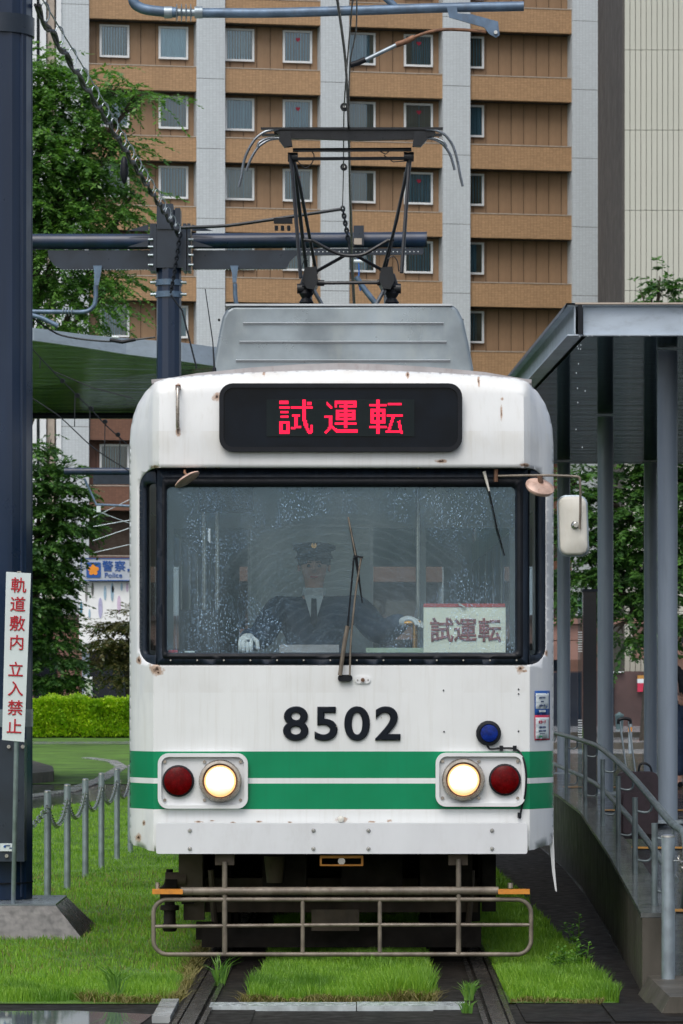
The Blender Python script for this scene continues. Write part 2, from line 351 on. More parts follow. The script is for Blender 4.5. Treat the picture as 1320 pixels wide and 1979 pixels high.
m, t, p = nodes('clear_water_drop'); p.inputs['Roughness'].default_value = .02; p.inputs['Base Color'].default_value=(.85,.92,.95,1); p.inputs['Specular IOR Level'].default_value = 1; M['drop'] = m
M['grass'] = mk_leaf('grass_blade', (.10,.25,.014), (.25,.43,.035), (.065,.18,.013), .5, .3)
M['straw'] = mk_leaf('straw_blade', (.12,.12,.03), (.22,.18,.06), None, .7, .2)
M['leafA'] = mk_leaf('zelkova_leaf', (.065,.16,.04), (.17,.34,.06), (.05,.13,.055), .4, .35)
M['leafB'] = mk_leaf('dark_broad_leaf', (.024,.085,.022), (.10,.22,.04), (.03,.08,.03), .4, .25)
M['leafC'] = mk_leaf('bronze_green_leaf', (.04,.075,.02), (.12,.105,.03), (.07,.06,.025), .5, .25)
M['leafH'] = mk_leaf('yellow_green_hedge_leaf', (.22,.42,.012), (.46,.62,.02), (.16,.34,.015), .5, .3)
M['weed'] = mk_leaf('weed_leaf', (.06,.17,.02), (.13,.28,.03), None, .5, .3)
M['hedgecore'] = mk('hedge_inside', (.02,.045,.008), .9)

def tram_paint(name, base, z_top_green=None):
    m, t, p = nodes(name); tc = N(t,'ShaderNodeTexCoord').outputs['Object']
    sx = N(t,'ShaderNodeSeparateXYZ'); t.links.new(tc, sx.inputs[0]); X, Y, Z = sx.outputs
    c = mixc(t, ramp(t, noise(t, 1.3, 4, tc), .3, .7), tuple(b*.94 for b in base), tuple(min(1,b*1.03) for b in base))
    vst = noise(t, 5, 6, tc, (9,9,.5), .6); c = mixc(t, mathn(t,'MULTIPLY', ramp(t, vst, .48, .75), .20), c, (.50,.485,.43)); c = mixc(t, mathn(t,'MULTIPLY', ramp(t, mathn(t,'ABSOLUTE', X), 1.035, 1.05), mathn(t,'MULTIPLY', ramp(t, noise(t, 4, 6, tc, (1,1,.4)), .4, .62), .45)), c, (.50,.54,.60))
    grime = noise(t, 3, 6, tc, (2,2,1), .6)
    def band(z0, z1):
        a = mathn(t,'GREATER_THAN', Z, z0); b = mathn(t,'LESS_THAN', Z, z1); return mathn(t,'MULTIPLY', a, b)
    g = mathn(t,'ADD', band(.886+.0, 1.028), band(1.058, 1.205), True)
    gr = mixc(t, ramp(t, noise(t, 2, 4, tc), .3, .7), (.0,.195,.078), (.0,.235,.10))
    gr = mixc(t, mathn(t,'MULTIPLY', ramp(t, vst, .5,.8), .25), gr, (.01,.12,.07))
    c = mixc(t, g, c, gr)
    # warm soiling along the lower edge, under the window and along the crown
    for z0, z1, s, col in ((.66,.80,.35,(.42,.36,.27)),(1.56,1.70,.14,(.45,.42,.36)),(3.34,3.16,.28,(.58,.47,.34)),(2.94,2.76,.22,(.5,.47,.38))):
        lo, hi = (z0, z1) if z0 < z1 else (z1, z0)
        k = ramp(t, Z, z1, z0, False) if z0 > z1 else mathn(t,'SUBTRACT', 1.0, ramp(t, Z, z0, z1, False))
        inr = mathn(t,'MULTIPLY', mathn(t,'GREATER_THAN', Z, lo-.03), mathn(t,'LESS_THAN', Z, hi+.03))
        c = mixc(t, mathn(t,'MULTIPLY', mathn(t,'MULTIPLY', mathn(t,'MULTIPLY', k, inr), ramp(t, grime, .42, .62)), s), c, col)
    # rust and scars at fixed spots (x, z, radius, streak length)
    spots = [(302,1293,22,1),(306,1300,10,1),(420,768,16,1),(852,893,18,.35),(1005,1292,14,1),(1012,1297,10,.5),(660,1584,24,.4),(752,1586,12,.5),
             (385,1588,14,.22),(410,1586,8,.3),(500,1588,12,.3),(560,1589,9,.25),(720,1588,12,.25),(265,1620,11,1.5),(277,1592,6,2),(345,838,8,2),(970,772,6,1.2),(968,800,4.5,6),(510,722,6,1.5),(925,740,5,4.5),(788,724,6,3),
             (345,745,7,1),(266,1275,9,1.5),(1058,1262,6,2),(300,903,14,.4),(1012,900,16,.4),(450,1590,10,.4)]
    fuzz = noise(t, 22, 8, tc, None, .75); fz = mathn(t,'MULTIPLY', mathn(t,'SUBTRACT', fuzz, .5), 2.6)
    tot = None
    for (px, py, r, st) in spots:
        q = W(px, py, 20); rr = r*.68/350
        dx = mathn(t,'DIVIDE', mathn(t,'SUBTRACT', X, q.x), rr); dz = mathn(t,'DIVIDE', mathn(t,'SUBTRACT', Z, q.z), rr*max(st,.3))
        d = mathn(t,'SQRT', mathn(t,'ADD', mathn(t,'MULTIPLY', dx, dx), mathn(t,'MULTIPLY', dz, dz)))
        k = mathn(t,'SUBTRACT', 1.0, mathn(t,'ADD', d, fz), True); tot = k if tot is None else mathn(t,'MAXIMUM', tot, k)
    c = mixc(t, mathn(t,'MULTIPLY', ramp(t, tot, 0, .5), .75), c, (.36,.20,.10)); c = mixc(t, ramp(t, tot, .55, .95), c, (.05,.025,.015))
    t.links.new(c, p.inputs['Base Color']); p.inputs['Roughness'].default_value = .24; p.inputs['Specular IOR Level'].default_value = .33
    bump(t, p, noise(t, 2.2, 4, tc), .012, .4); return m
M['tram'] = tram_paint('aged_cream_white_tram_paint', (.74,.765,.765))
# wet windscreen: swept fan is clear, the rest carries beads of rain
m, t, p = nodes('rain_beaded_windscreen'); tc = N(t,'ShaderNodeTexCoord').outputs['Object']; t.nodes.remove(p)
sx = N(t,'ShaderNodeSeparateXYZ'); t.links.new(tc, sx.inputs[0]); X, Y, Z = sx.outputs
dx = mathn(t,'SUBTRACT', X, .02); dz = mathn(t,'SUBTRACT', Z, 1.62)
rad = mathn(t,'SQRT', mathn(t,'ADD', mathn(t,'MULTIPLY',dx,dx), mathn(t,'MULTIPLY',dz,dz)))
ang = mathn(t,'ABSOLUTE', mathn(t,'ARCTAN2', mathn(t,'SUBTRACT', dx, -.02), dz))
swept = mathn(t,'MULTIPLY', mathn(t,'LESS_THAN', rad, .90), mathn(t,'LESS_THAN', ang, .84)); rainy = mathn(t,'SUBTRACT', 1.0, mathn(t,'MULTIPLY', swept, .9))
v = N(t,'ShaderNodeTexVoronoi'); v.inputs['Scale'].default_value = 85; mp = N(t,'ShaderNodeMapping'); mp.inputs['Scale'].default_value=(1,1,.55)
nz = N(t,'ShaderNodeTexNoise'); nz.inputs['Scale'].default_value = 14; t.links.new(tc, nz.inputs['Vector'])
mv = mixc(t, .04, (0,0,0), (0,0,0)); va = N(t,'ShaderNodeVectorMath', operation='MULTIPLY_ADD'); t.links.new(nz.outputs[1], va.inputs[0]); va.inputs[1].default_value=(.04,.04,.05); t.links.new(tc, va.inputs[2])
t.links.new(va.outputs[0], mp.inputs[0]); t.links.new(mp.outputs[0], v.inputs['Vector'])
dens = noise(t, 4, 5, tc, (1,1,.5)); beads = mathn(t,'SUBTRACT', 1.0, ramp(t, v.outputs['Distance'], .18, .42))
beads = mathn(t,'MULTIPLY', beads, ramp(t, dens, .38, .66)); run = ramp(t, noise(t, 9, 6, tc, (7,7,.6), .7), .58, .74)
beads = mathn(t,'MULTIPLY', mathn(t,'MAXIMUM', beads, mathn(t,'MULTIPLY', run, .5)), rainy)
film = mathn(t,'MULTIPLY', ramp(t, noise(t, 2.2, 5, tc, (1,1,.6)), .3, .75), .06)
arcs = ramp(t, mathn(t,'SINE', mathn(t,'ADD', mathn(t,'MULTIPLY', rad, 130.0), mathn(t,'MULTIPLY', noise(t, 5, 3, tc), 14.0))), .5, 1)
film = mathn(t,'ADD', film, mathn(t,'MULTIPLY', mathn(t,'MULTIPLY', arcs, swept), .018))
bp = N(t,'ShaderNodeBump'); bp.inputs['Distance'].default_value=.004; bp.inputs['Strength'].default_value=.7; t.links.new(beads, bp.inputs['Height'])
tr = N(t,'ShaderNodeBsdfTransparent'); tr.inputs[0].default_value=(.92,.97,.98,1)
gl = N(t,'ShaderNodeBsdfGlossy'); gl.inputs['Roughness'].default_value=.03; gl.inputs[0].default_value=(.50,.74,1,1); t.links.new(bp.outputs[0], gl.inputs['Normal'])
df = N(t,'ShaderNodeBsdfDiffuse'); df.inputs[0].default_value=(.50,.60,.68,1)
m1 = N(t,'ShaderNodeMixShader'); t.links.new(mathn(t,'ADD', mathn(t,'MULTIPLY', beads, .17), .085), m1.inputs[0]); t.links.new(tr.outputs[0], m1.inputs[1]); t.links.new(gl.outputs[0], m1.inputs[2])
m2 = N(t,'ShaderNodeMixShader'); t.links.new(mathn(t,'ADD', film, mathn(t,'MULTIPLY', beads, .11)), m2.inputs[0]); t.links.new(m1.outputs[0], m2.inputs[1]); t.links.new(df.outputs[0], m2.inputs[2])
t.links.new(m2.outputs[0], t.nodes['Material Output'].inputs[0]); M['windscreen'] = m
# ================================================================== SETTING: ground, lawn, roads, track slab
def sheet(name, pts, z, m, kind='structure', label=None):
    mb = MB(); mb.add([(x,y,z) for x,y in pts], [tuple(range(len(pts)))]); return tag(mb.build(name, m), label, None, None, kind)
sheet('ground', [(-400,-200),(400,-200),(400,700),(-400,700)], -.02, M['asphalt'])
sheet('lawn', [(-16,18.0),(-.82,17.9),(-.80,48.6),(-2.8,49.6),(-4.4,42.5),(-16,30)], .0, M['turf'])
sheet('lawn', [(-.80,56.0),(-.8,118),(-40,118),(-40,66),(-5,55.5)], .0, M['turf'])
sheet('lawn', [(-.43,17.95),(.43,17.95),(.62,70),(-.30,70)], .0, M['turf'])
sheet('lawn', [(.80,17.95),(1.36,17.95),(1.34,24),(1.2,60),(.9,60)], .0, M['turf'])
sheet('lawn', [(3.5,128),(30,132),(30,150),(3.5,150)], .02, M['turf'])
sheet('wet_path', [(-4.4,42.5),(-2.8,49.6),(-.8,48.6),(-.8,56.0),(-5,55.5),(-16,60),(-16,30)], -.006, M['asphalt'])
sheet('plaza_paving', [(1.9,60),(30,60),(30,128),(2.6,128)], -.004, M['paving'])
sheet('footpath', [(-30,88),(-.8,90.5),(-.8,94.5),(-30,91)], .006, M['paving'])
for k, pts in enumerate(([(-4.75,46.5),(-3.9,52),(-3.85,58),(-4.0,66),(-4.5,71),(-5.2,74)], [(-5.9,66),(-5.0,60.5),(-4.7,57),(-5.3,54.5),(-6.4,53.6)])):
    mb = MB(); w_ = .22 if k == 0 else .35; h_ = .02 if k == 0 else .16
    for a, b in zip(pts[:-1], pts[1:]): mb.bar((a[0],a[1],h_/2), (b[0],b[1],h_/2), w_, h_)
    tag(mb.build('kerb', M['kerb'] if k == 0 else M['concrete']), 'pale curved kerb across the lawn' if k == 0 else 'dark rounded kerb', None, None, 'structure')
def track_strip(x0, x1):
    q = .0086; mb = MB(); mb.add([(x0,16.0,.004),(x1,16.0,.004),(x1+q*60,76,.004),(x0+q*60,76,.004)], [(0,1,2,3)])
    return tag(mb.build('track_slab', M['strip']), None, None, None, 'structure')
track_strip(-.81,-.43); track_strip(.43,.81)
for sx_ in (-1, 1):
    mb = MB(); x = sx_*.7175
    for a, b, z0, z1 in ((-.035,.035,-.01,.028),(-.075,-.05,-.01,.018),(.05,.075,-.01,.018)):
        a += x; b += x; q = .0086; mb.add([(a,15.5,z0),(b,15.5,z0),(b+q*65,80,z0),(a+q*65,80,z0),(a,15.5,z1),(b,15.5,z1),(b+q*65,80,z1),(a+q*65,80,z1)],[(3,2,1,0),(4,5,6,7),(0,1,5,4),(1,2,6,5),(2,3,7,6),(3,0,4,7)])
    tag(mb.build('rail', M['rail']), None, None, None, 'structure')
sheet('crossing_slab', [(-6,15.2),(6,15.2),(6,17.88),(-6,17.88)], -.002, M['strip'])
mb = MB(); mb.box(-.64,.07,17.52,17.74,-.01,.022); mb.box(.075,.61,17.52,17.74,-.01,.024)
tag(mb.build('stone_edging', M['bar']), 'pale stone edging strip across the track in front of the grass', 'edging stone')
mb = MB(); mb.box(-.885,-.80,16.9,17.84,-.01,.03); tag(mb.build('stone_edging', M['kerb']), 'short pale edging stone left of the left rail', 'edging stone')
sheet('puddle', [(-2.2,16.7),(-.95,16.6),(-.9,17.3),(-1.3,17.5),(-1.9,17.45),(-2.3,17.3)], .003, mk('puddle_water', (.10,.12,.13), .03, var=.2))
for i in range(4):
    x0 = .86 + i*.42; mb = MB(); mb.box(x0, x0+.4, 16.9, 17.84, -.01, .006+.002*(i%2))
    o = mb.build('paving_slab', M['strip'])
    tag(o, None, None, None, 'structure')
# gutter along the platform wall
sheet('gutter', [(1.36,17.95),(1.58,17.95),(1.62,21),(1.80,26),(1.90,31),(1.95,60),(1.2,60),(1.34,24)], -.012, M['strip'])
# ================================================================== PLATFORM: retaining wall, floor, handrail
WALL = [(1.545,18.6,.40),(1.72,23.2,.48),(1.88,28.4,.565),(1.93,32,.575),(2.1,60,.575)]
def wl(Y, k=0):
    for a, b in zip(WALL[:-1], WALL[1:]):
        if Y <= b[1]: t = (Y-a[1])/(b[1]-a[1]); return a[0]+(b[0]-a[0])*t, a[2]+(b[2]-a[2])*t
    return WALL[-1][0], WALL[-1][2]
plat = empty('platform_wall', (1.7, 20, 0), 'low wet concrete retaining wall of the ramp beside the tram', 'wall')
def wall_piece(dx0, dx1, zb, zt, m, name):
    mb = MB(); vs = []
    for x, y, z in WALL: vs += [(x+dx0,y,zb if zb is not None else z-.02),(x+dx1,y,zb if zb is not None else z-.02),(x+dx1,y,z+zt),(x+dx0,y,z+zt)]
    fs = []
    for i in range(len(WALL)-1):
        a = 4*i; b = a+4; fs += [(a+k, a+(k+1)%4, b+(k+1)%4, b+k) for k in range(4)]
    fs += [(0,3,2,1), tuple(4*(len(WALL)-1)+k for k in range(4))]
    mb.add(vs, fs); return mb.build(name, m, plat)
wall_piece(0,.165,-.1,-.022,M['concrete'],'wall_body'); wall_piece(-.008,.172,None,.004,M['concrete_top'],'coping')
mb = MB(); vs = []; fl = [(18.6,.06),(24,.2),(28.4,.33),(32,.40),(58,.42)]
for Y, z in fl: vs += [(wl(Y)[0]+.16,Y,z),(9,Y,z)]
mb.add(vs, [(2*i,2*i+1,2*i+3,2*i+2) for i in range(len(fl)-1)]); mb.add([(2.25,58,.42),(9,58,.42),(9,58,-.02),(2.25,58,-.02)],[(0,1,2,3)]); tag(mb.build('platform_floor', M['asphalt']), None, None, None, 'structure')
for (Y0, Y1, X0, X1) in ((33,33.3,2.3,6),(22.4,22.6,1.95,3.2),(27.6,27.8,2.2,3.6),(40,40.3,2.3,6)):
    zc = np.interp([Y0,Y1],[f[0] for f in fl],[f[1] for f in fl])+.008
    mb = MB(); mb.add([(X0,Y0,zc[0]),(X1,Y0,zc[0]),(X1,Y1,zc[1]),(X0,Y1,zc[1])],[(0,1,2,3)]); tag(mb.build('tactile_line', M['yellowline']), None, None, None, 'structure')
mb = MB(); mb.prism([(1.50,-.05),(1.57,.085),(3.2,.085),(3.2,-.05)], 17.3, 18.56)
tag(mb.build('platform_kerb', M['concrete']), 'low mossy concrete kerb block below the end of the ramp wall', 'kerb')
# handrail: posts on the wall top, two pipes on brackets
hr = empty('handrail', (1.7,20,.4), 'galvanised double pipe handrail on short posts along the ramp wall', 'handrail')
posts = [(19.05,.435),(21.45,.45),(23.9,.47),(26.4,.485),(29.4,.50),(32.5,.50),(36.3,.50),(41,.5)]
PR = []
for Y, h in posts:
    x, z = wl(Y); x += .085; mb = MB().tube([(x,Y,z-.01),(x,Y,z+h)], .0165, 10).tube([(x,Y,z+h),(x,Y,z+h+.004)],.018,10)
    mb.build('post', M['galv_rail'], hr, True)
    for q in (.86,.22):
        zz = z+h*q; MB().tube([(x,Y,zz-.01),(x+.04,Y,zz-.02),(x+.075,Y,zz-.02),(x+.095,Y,zz-.003),(x+.097,Y,zz+.05)], .0075, 8).build('bracket', M['galv_rail'], hr, True)
    PR.append((x+.097,Y,z+h*.99,z+h*.36))
up = [(a,b,c) for a,b,c,d in PR]; lo_ = [(a,b,d) for a,b,c,d in PR]
e0 = (up[0][0]+.005, 18.55, up[0][2]-.015)
MB().tube([(e0[0],18.5,lo_[0][2]-.12),(e0[0],18.38,lo_[0][2]-.02),(e0[0],18.36,up[0][2]-.12),(e0[0],18.42,up[0][2]-.045),e0]+up, .0205, 10).build('top_rail', M['galv_rail'], hr, True)
MB().tube([(lo_[0][0],18.9,lo_[0][2]-.01)]+lo_, .0185, 10).build('lower_rail', M['galv_rail'], hr, True)
# chain helper
def chain(mb, a, b, sag, n, L=.034, r=.0035):
    a = Vector(a); b = Vector(b)
    P = [a.lerp(b, i/n) + Vector((0,0,-sag*4*(i/n)*(1-i/n))) for i in range(n+1)]
    for i in range(n):
        c = (P[i]+P[i+1])/2; d = (P[i+1]-P[i]); ln = d.length*1.45; d.normalize()
        s = Vector((0,0,1)) if abs(d.z) < .9 else Vector((0,1,0)); u = d.cross(s).normalized(); v = u.cross(d)
        if i % 2: u = v
        pts = []
        for k in range(8):
            t = 2*math.pi*k/8; pts.append(c + d*math.cos(t)*ln/2 + u*math.sin(t)*ln*.30)
        mb.tube(pts, r, 4, True)
    return mb
def chain_post(x, y, z0, h, r, label, group=None):
    o = empty('chain_post', (x,y,z0), label, 'post', group)
    MB().tube([(x,y,z0-.02),(x,y,z0+h-.012)], r, 16).build('tube', M['galv'], o, True)
    MB().lathe((x,y,z0+h-.012),(0,0,1),[(0,r*1.06),(.010,r*1.04),(.016,r*.5),(.0165,.001)],16).build('cap', M['chrome'], o, True)
    MB().tube([(x+r*.8,y-r*.7,z0+h-.13),(x+r*1.5,y-r*1.3,z0+h-.13),(x+r*1.5,y-r*1.3,z0+h-.10)], .004, 6).build('hook', M['chrome'], o, True)
    return o
chain_post(1.655,18.35,.085,.73,.034,'tall galvanised chain post standing at the end of the ramp wall')
tag(chain(MB(), (1.70,18.32,.70), (2.25,18.3,.70), .22, 34, r=.005).build('chain', M['chrome']), 'steel link chain hanging from the post at the ramp wall end', 'chain')
# left row of chain posts
bp = [(92,1528,1748),(130,1516,1720),(165,1505,1697),(196,1494,1678),(226,1485,1660),(252,1478,1648)]; B = []
desc = ['nearest chain post, beside the concrete footing','second chain post from the concrete footing','third chain post from the concrete footing','fourth chain post from the concrete footing','fifth chain post from the footing, close to the tram','last chain post, half hidden behind the tram corner']
for (px, pt, pb), dsc in zip(bp, desc):
    Y = FPX*1.6/(pb-HY); top = W(px,pt,Y); chain_post(top.x, Y, 0, top.z, .0265*(.93+.03), dsc, 'galvanised chain posts on the left lawn'); B.append(Vector((top.x,Y,top.z)))
B0 = Vector((B[0].x-.30, 23.9, B[0].z)); seq = [B0]+B
cl = ['chain hanging from the nearest post towards the dark pole','chain between the first and second posts on the lawn','chain between the second and third posts on the lawn','chain between the third and fourth posts on the lawn','chain between the fourth and fifth posts on the lawn','chain between the fifth post and the tram corner']
for i in range(6):
    a, b = seq[i], seq[i+1]; off = Vector((0,-.03,-.12))
    tag(chain(MB(), a+off, b+off, .16, 40 if i else 34, r=.0052).build('chain', M['chrome']), cl[i], 'chain', 'chains between the left lawn posts')
# ================================================================== HOTEL (facade turned about 10 degrees)
FA = math.atan(.18); F0Y = 151.8
hotel = empty('hotel_building', (0,F0Y,0), 'tan tiled hotel with pale grey piers and rows of white framed windows', 'building')
hotel.rotation_euler.z = FA; ORG[hotel.name] = Vector((0,0,0))
def fu(px, d=0):
    k = (px-CX)/FPX; c, s = math.cos(FA), math.sin(FA); return (k*(F0Y+d*c)+d*s)/(c-k*s)
def fz(py, px=500): Y = F0Y + fu(px)*math.sin(FA); return CAMZ+(HY-py)*Y/FPX
TOP = 34.0; RD = .75
piers = [(118,172),(380,435),(620,675),(856,909),(1106,1161)]
bays = [(172,380),(435,620),(675,856),(909,1106)]
lev = [27.09-2.91*k for k in range(-2,8)]
for a, b in piers:
    x0, x1 = fu(a,-.12), fu(b,-.12)
    for k, z in enumerate(lev+[4.1]):
        z1 = TOP if k == 0 else lev[k-1]-.48; z0 = z-.48 if k < len(lev) else 4.1
        if k == len(lev): z1 = lev[-1]-.48
        MB().box(x0,x1,-.12,2.0,z0+.02,z1).build('pier_panel', M['tile_grey'], hotel)
    MB().box(x0+.02,x1-.02,-.10,1.9,4.1,TOP).build('pier_core', M['joint'], hotel)
MB().box(fu(-420),fu(1161),1.0,14,-.02,TOP).build('building_mass', M['joint'], hotel)
MB().box(fu(-420),fu(60),-.1,1.0,-.02,TOP).build('side_wall', M['tile_grey'], hotel)
for a, b, mm, d in ((60,70,'winframe',-.3),(70,76,'roomdark',.1),(76,88,'winframe',-.35),(88,91,'joint',.1),(91,105,'coping',-.15),(105,108,'joint',.1),(108,118,'winframe',-.2)):
    MB().box(fu(a),fu(b)-.01,d,1.0,4.2,TOP).build('facade_strip', M[mm], hotel)
winproto = {}
def heart_mesh():
    pts = []
    for k in range(16):
        t = 2*math.pi*k/16; pts.append((.0065*16*math.sin(t)**3, .0065*(13*math.cos(t)-5*math.cos(2*t)-2*math.cos(3*t)-math.cos(4*t))))
    mb = MB(); mb.prism(pts, -.004, .0); me = bpy.data.meshes.new('heart'); me.from_pydata(mb.v, [], mb.f); me.materials.append(M['redprint']); return me
heart = heart_mesh()
def win_meshes(w_, h_, pale):
    key = (round(w_,2), pale)
    if key in winproto: return winproto[key]
    fr = MB(); t_ = .085; fr.box(0,w_,-.06,.06,0,t_).box(0,w_,-.06,.06,h_-t_,h_).box(0,t_,-.06,.06,t_,h_-t_).box(w_-t_,w_,-.06,.06,t_,h_-t_)
    gl = MB().box(t_,w_-t_,-.01,.0,t_,h_-t_)
    cu = MB(); n = 26; vs = []
    for i in range(n+1):
        x = t_+(w_-2*t_)*i/n; y = .07+.028*math.sin(i*2.1); vs += [(x,y,t_),(x,y,h_-t_)]
    cu.add(vs, [(2*i,2*i+2,2*i+3,2*i+1) for i in range(n)])
    out = []
    for nm, mb, mm in (('frame',fr,'winframe'),('pane',gl,'glass'),('curtain',cu,'curtain_pale' if pale else 'curtain')):
        me = bpy.data.meshes.new(nm); me.from_pydata(mb.v, [], mb.f); me.materials.append(M[mm]); out.append((nm,me))
    winproto[key] = out; return out
HW, HH = 1.24, 1.36
wcols = {0:[192,306],1:[434,546],2:[669,780],3:[879]}
panel_me = {}
for bi, (a, b) in enumerate(bays):
    x0, x1 = fu(a,-.0), fu(b,-.0)
    for k, z in enumerate(lev):
        red = k >= 7; bandm = M['tile_red' if red else 'tile_tan']; pm = M['panel_red' if red else 'panel_tan']
        MB().box(x0+.005,x1-.005,0,.25,z-1.0,z).build('spandrel', bandm, hotel)
        MB().box(x0+.005,x1-.005,-.02,.28,z+.002,z+.04).build('coping', M['coping'], hotel)
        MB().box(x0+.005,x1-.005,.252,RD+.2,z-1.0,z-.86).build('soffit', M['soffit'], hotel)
        # recessed wall of separate upright panels with open joints
        zt, zb = z-1.002+2.91+.0, z+.0
        if k == 0: zt = TOP-.2
        MB().box(x0-.3,x1+.3,RD+.05,RD+.25,zb-1,zt).build('wall_backing', M['joint'], hotel)
        n = 8 if bi != 3 else 9; ww = (x1-x0+.5)/n
        key = (bi, red)
        if k and k < 9:
            if key not in panel_me:
                me = bpy.data.meshes.new('panel'); q = MB().box(.012,ww-.012,0,.05,0,2.9); me.from_pydata(q.v, [], q.f); me.materials.append(pm); panel_me[key] = me
            for j in range(n):
                o = bpy.data.objects.new('panel', panel_me[key]); sc.collection.objects.link(o); o.parent = hotel; o.location = (x0-.25+j*ww, RD, z-1.0+.003*(j%2))
            for wi, px in enumerate(wcols[bi]):
                xw = fu(px, RD); wz = z + .42
                root = bpy.data.objects.new('window', None); sc.collection.objects.link(root); root.parent = hotel; root.location = (xw, RD-.061, wz)
                pale = (k == 2 and (bi == 0 or (bi == 1 and wi == 0))) or (bi==3 and False)
                back = MB().box(.08,HW-.08,.25,.3,.08,HH-.08)
                for nm, me in win_meshes(HW, HH, pale):
                    c = bpy.data.objects.new(nm, me); sc.collection.objects.link(c); c.parent = root
                    if nm == 'curtain':
                        c.scale = (random.choice([1,1,.93,.86,.8,.97]), random.uniform(.6,1.3), 1)
                        if random.random() < .3: c.scale.x *= -1; c.location.x = HW
                if (bi, wi) in ((1,1),(2,1)) and k in (2,3,4):
                    c = bpy.data.objects.new('heart_sticker', heart); sc.collection.objects.link(c); c.parent = root; c.location = (HW*.52, -.012, HH*.73)
# stone base of the hotel
zb = 4.08
MB().box(fu(-420),fu(1161),-.15,1.0,3.3,zb).build('base_band', M['pink'], hotel)
MB().box(fu(-420),fu(1161),-.35,1.0,zb,zb+.22).build('ledge', M['plum'], hotel)
for a, b in piers+[(-60,60)]: MB().box(fu(a-6),fu(b+4),-.25,1.0,-.02,3.3).build('base_pier', M['pink'], hotel)
MB().box(fu(-420),fu(1161),.4,.6,-.02,3.3).build('shop_glass', M['darkglass'], hotel)
# beige precast building with panel joints
Yb = 129.0; Xb = (1207-660)*Yb/FPX
bb = empty('precast_building', (Xb+8,Yb,0), 'beige windowless building of ribbed precast panels behind the shelter', 'building')
MB().box(Xb+.02,Xb+24,Yb+.1,Yb+12.6,-.02,36).build('core', M['joint'], bb)
MB().box(Xb-.06,Xb+.015,Yb+.12,Yb+12.6,-.02,36).build('side_wall', M['darkwall'], bb)
pw = .193; me = bpy.data.meshes.new('panel'); q = MB().box(.010,pw-.010,0,.12,.012,2.85); me.from_pydata(q.v, [], q.f); me.materials.append(M['beige'])
for r_ in range(12):
    for c_ in range(15):
        z = 32.6 - 2.856*(r_+1)
        if z < 0: continue
        o = bpy.data.objects.new('panel', me); sc.collection.objects.link(o); o.parent = bb; o.location = Vector((Xb+c_*pw, Yb-.02, z)) - ORG[bb.name]
MB().box(Xb+15*pw,Xb+24,Yb-.02,Yb+.09,0,36).build('front_wall', M['beige'], bb)
# low stone annex right, behind the shelter trees
ann = empty('stone_annex', (11,126,0), 'low pinkish stone building with dark openings seen between the shelter columns', 'building')
def at(px, py, Y): return W(px, py, Y)
Ya = 126.0; Xf = lambda px: (px-660)*Ya/FPX
MB().box(Xf(1040),Xf(1420),Ya,Ya+3,-.02,1.9).build('wall', M['plum'], ann)
for py0, py1, d in ((1195,1206,.3),(1207,1237,.1),(1239,1275,.14)):
    z1 = CAMZ+(HY-py0)*Ya/FPX; z0 = CAMZ+(HY-py1)*Ya/FPX
    xs_ = [1040,1082,1122,1225,1262,1330,1420] if d < .2 else [1040,1420]
    for a, b in zip(xs_[:-1], xs_[1:]):
        if d < .2 and a == 1122: continue
        MB().box(Xf(a)+.02,Xf(b)-.02,Ya-d,Ya+1,z0,z1).build('stone_block', M['pink'], ann)
for a, b in ((1060,1078),(1100,1122),(1180,1186),(1250,1256)): MB().box(Xf(a),Xf(b),Ya-.12,Ya-.005,-.02,1.85).build('dark_door', M['darkglass'], ann)
z_ = CAMZ+(HY-1300)*Ya/FPX; MB().box(Xf(1180),Xf(1205),Ya-.2,Ya-.01,z_,z_+.04).build('shelf_rail', M['winframe'], ann)
ns = empty('notice_board', tuple(at(1240,1322,Ya-.4)), 'small yellow, white and red notice on the dark annex wall', 'notice')
for a, b, mm in ((1305,1312,'yellowline'),(1312,1320,'signwhite'),(1320,1337,'redprint')):
    p = at(1232,b,Ya-.3); q_ = at(1248,a,Ya-.3); MB().box(p.x,q_.x,Ya-.34,Ya-.005 if False else Ya-.13,p.z,q_.z).build('panel', M[mm], ns)
# police box: sign, white wall with tinted ovals
Yp = 140.0
pol = empty('police_box', tuple(at(210,1340,Yp)*1), 'small police box with white wall of coloured ovals and blue sign', 'police box'); 
def pb(px0, px1, py0, py1, y0, y1, m, name, par=pol):
    a = at(px0,py1,Yp); b = at(px1,py0,Yp); return MB().box(a.x,b.x,Yp+y0,Yp+y1,a.z,b.z).build(name, m, par)
pb(153,330,1124,1258,0,4,M['dotwall'],'wall'); pb(160,330,1258,1346,.4,4,M['darkglass'],'shop_front'); pb(158,172,1258,1346,.1,.39,M['steelgrey'],'glass_pier'); pb(163,178,1308,1346,.05,.3,M['winframe'],'door_frame')
pb(166,176,1312,1344,.0,.04,M['green_ledge'],'poster')
ovs = [(167,1137,5,38,0),(179,1138,5,26,1),(203,1146,5,28,2),(217,1142,6,36,2),(218,1139,4,14,1),(194,1175,8,40,3),(157,1175,5,26,4),(173,1186,4,18,2),(230,1168,7,34,5),(235,1130,4,16,2),(246,1128,4,18,5),(157,1134,3,12,4),(240,1215,6,30,2)]
for px, py, w_, h_, c in ovs:
    ct = at(px,py,Yp); mb = MB(); a = w_/2*Yp/FPX; b = h_/2*Yp/FPX
    zc = min(ct.z, at(0,1126,Yp).z-b) ; mb.prism([(ct.x+a*math.cos(2*math.pi*k/18), zc+b*math.sin(2*math.pi*k/18)) for k in range(18)], Yp-.03, Yp-.002); mb.build('oval_window', M['dot%d'%c], pol)
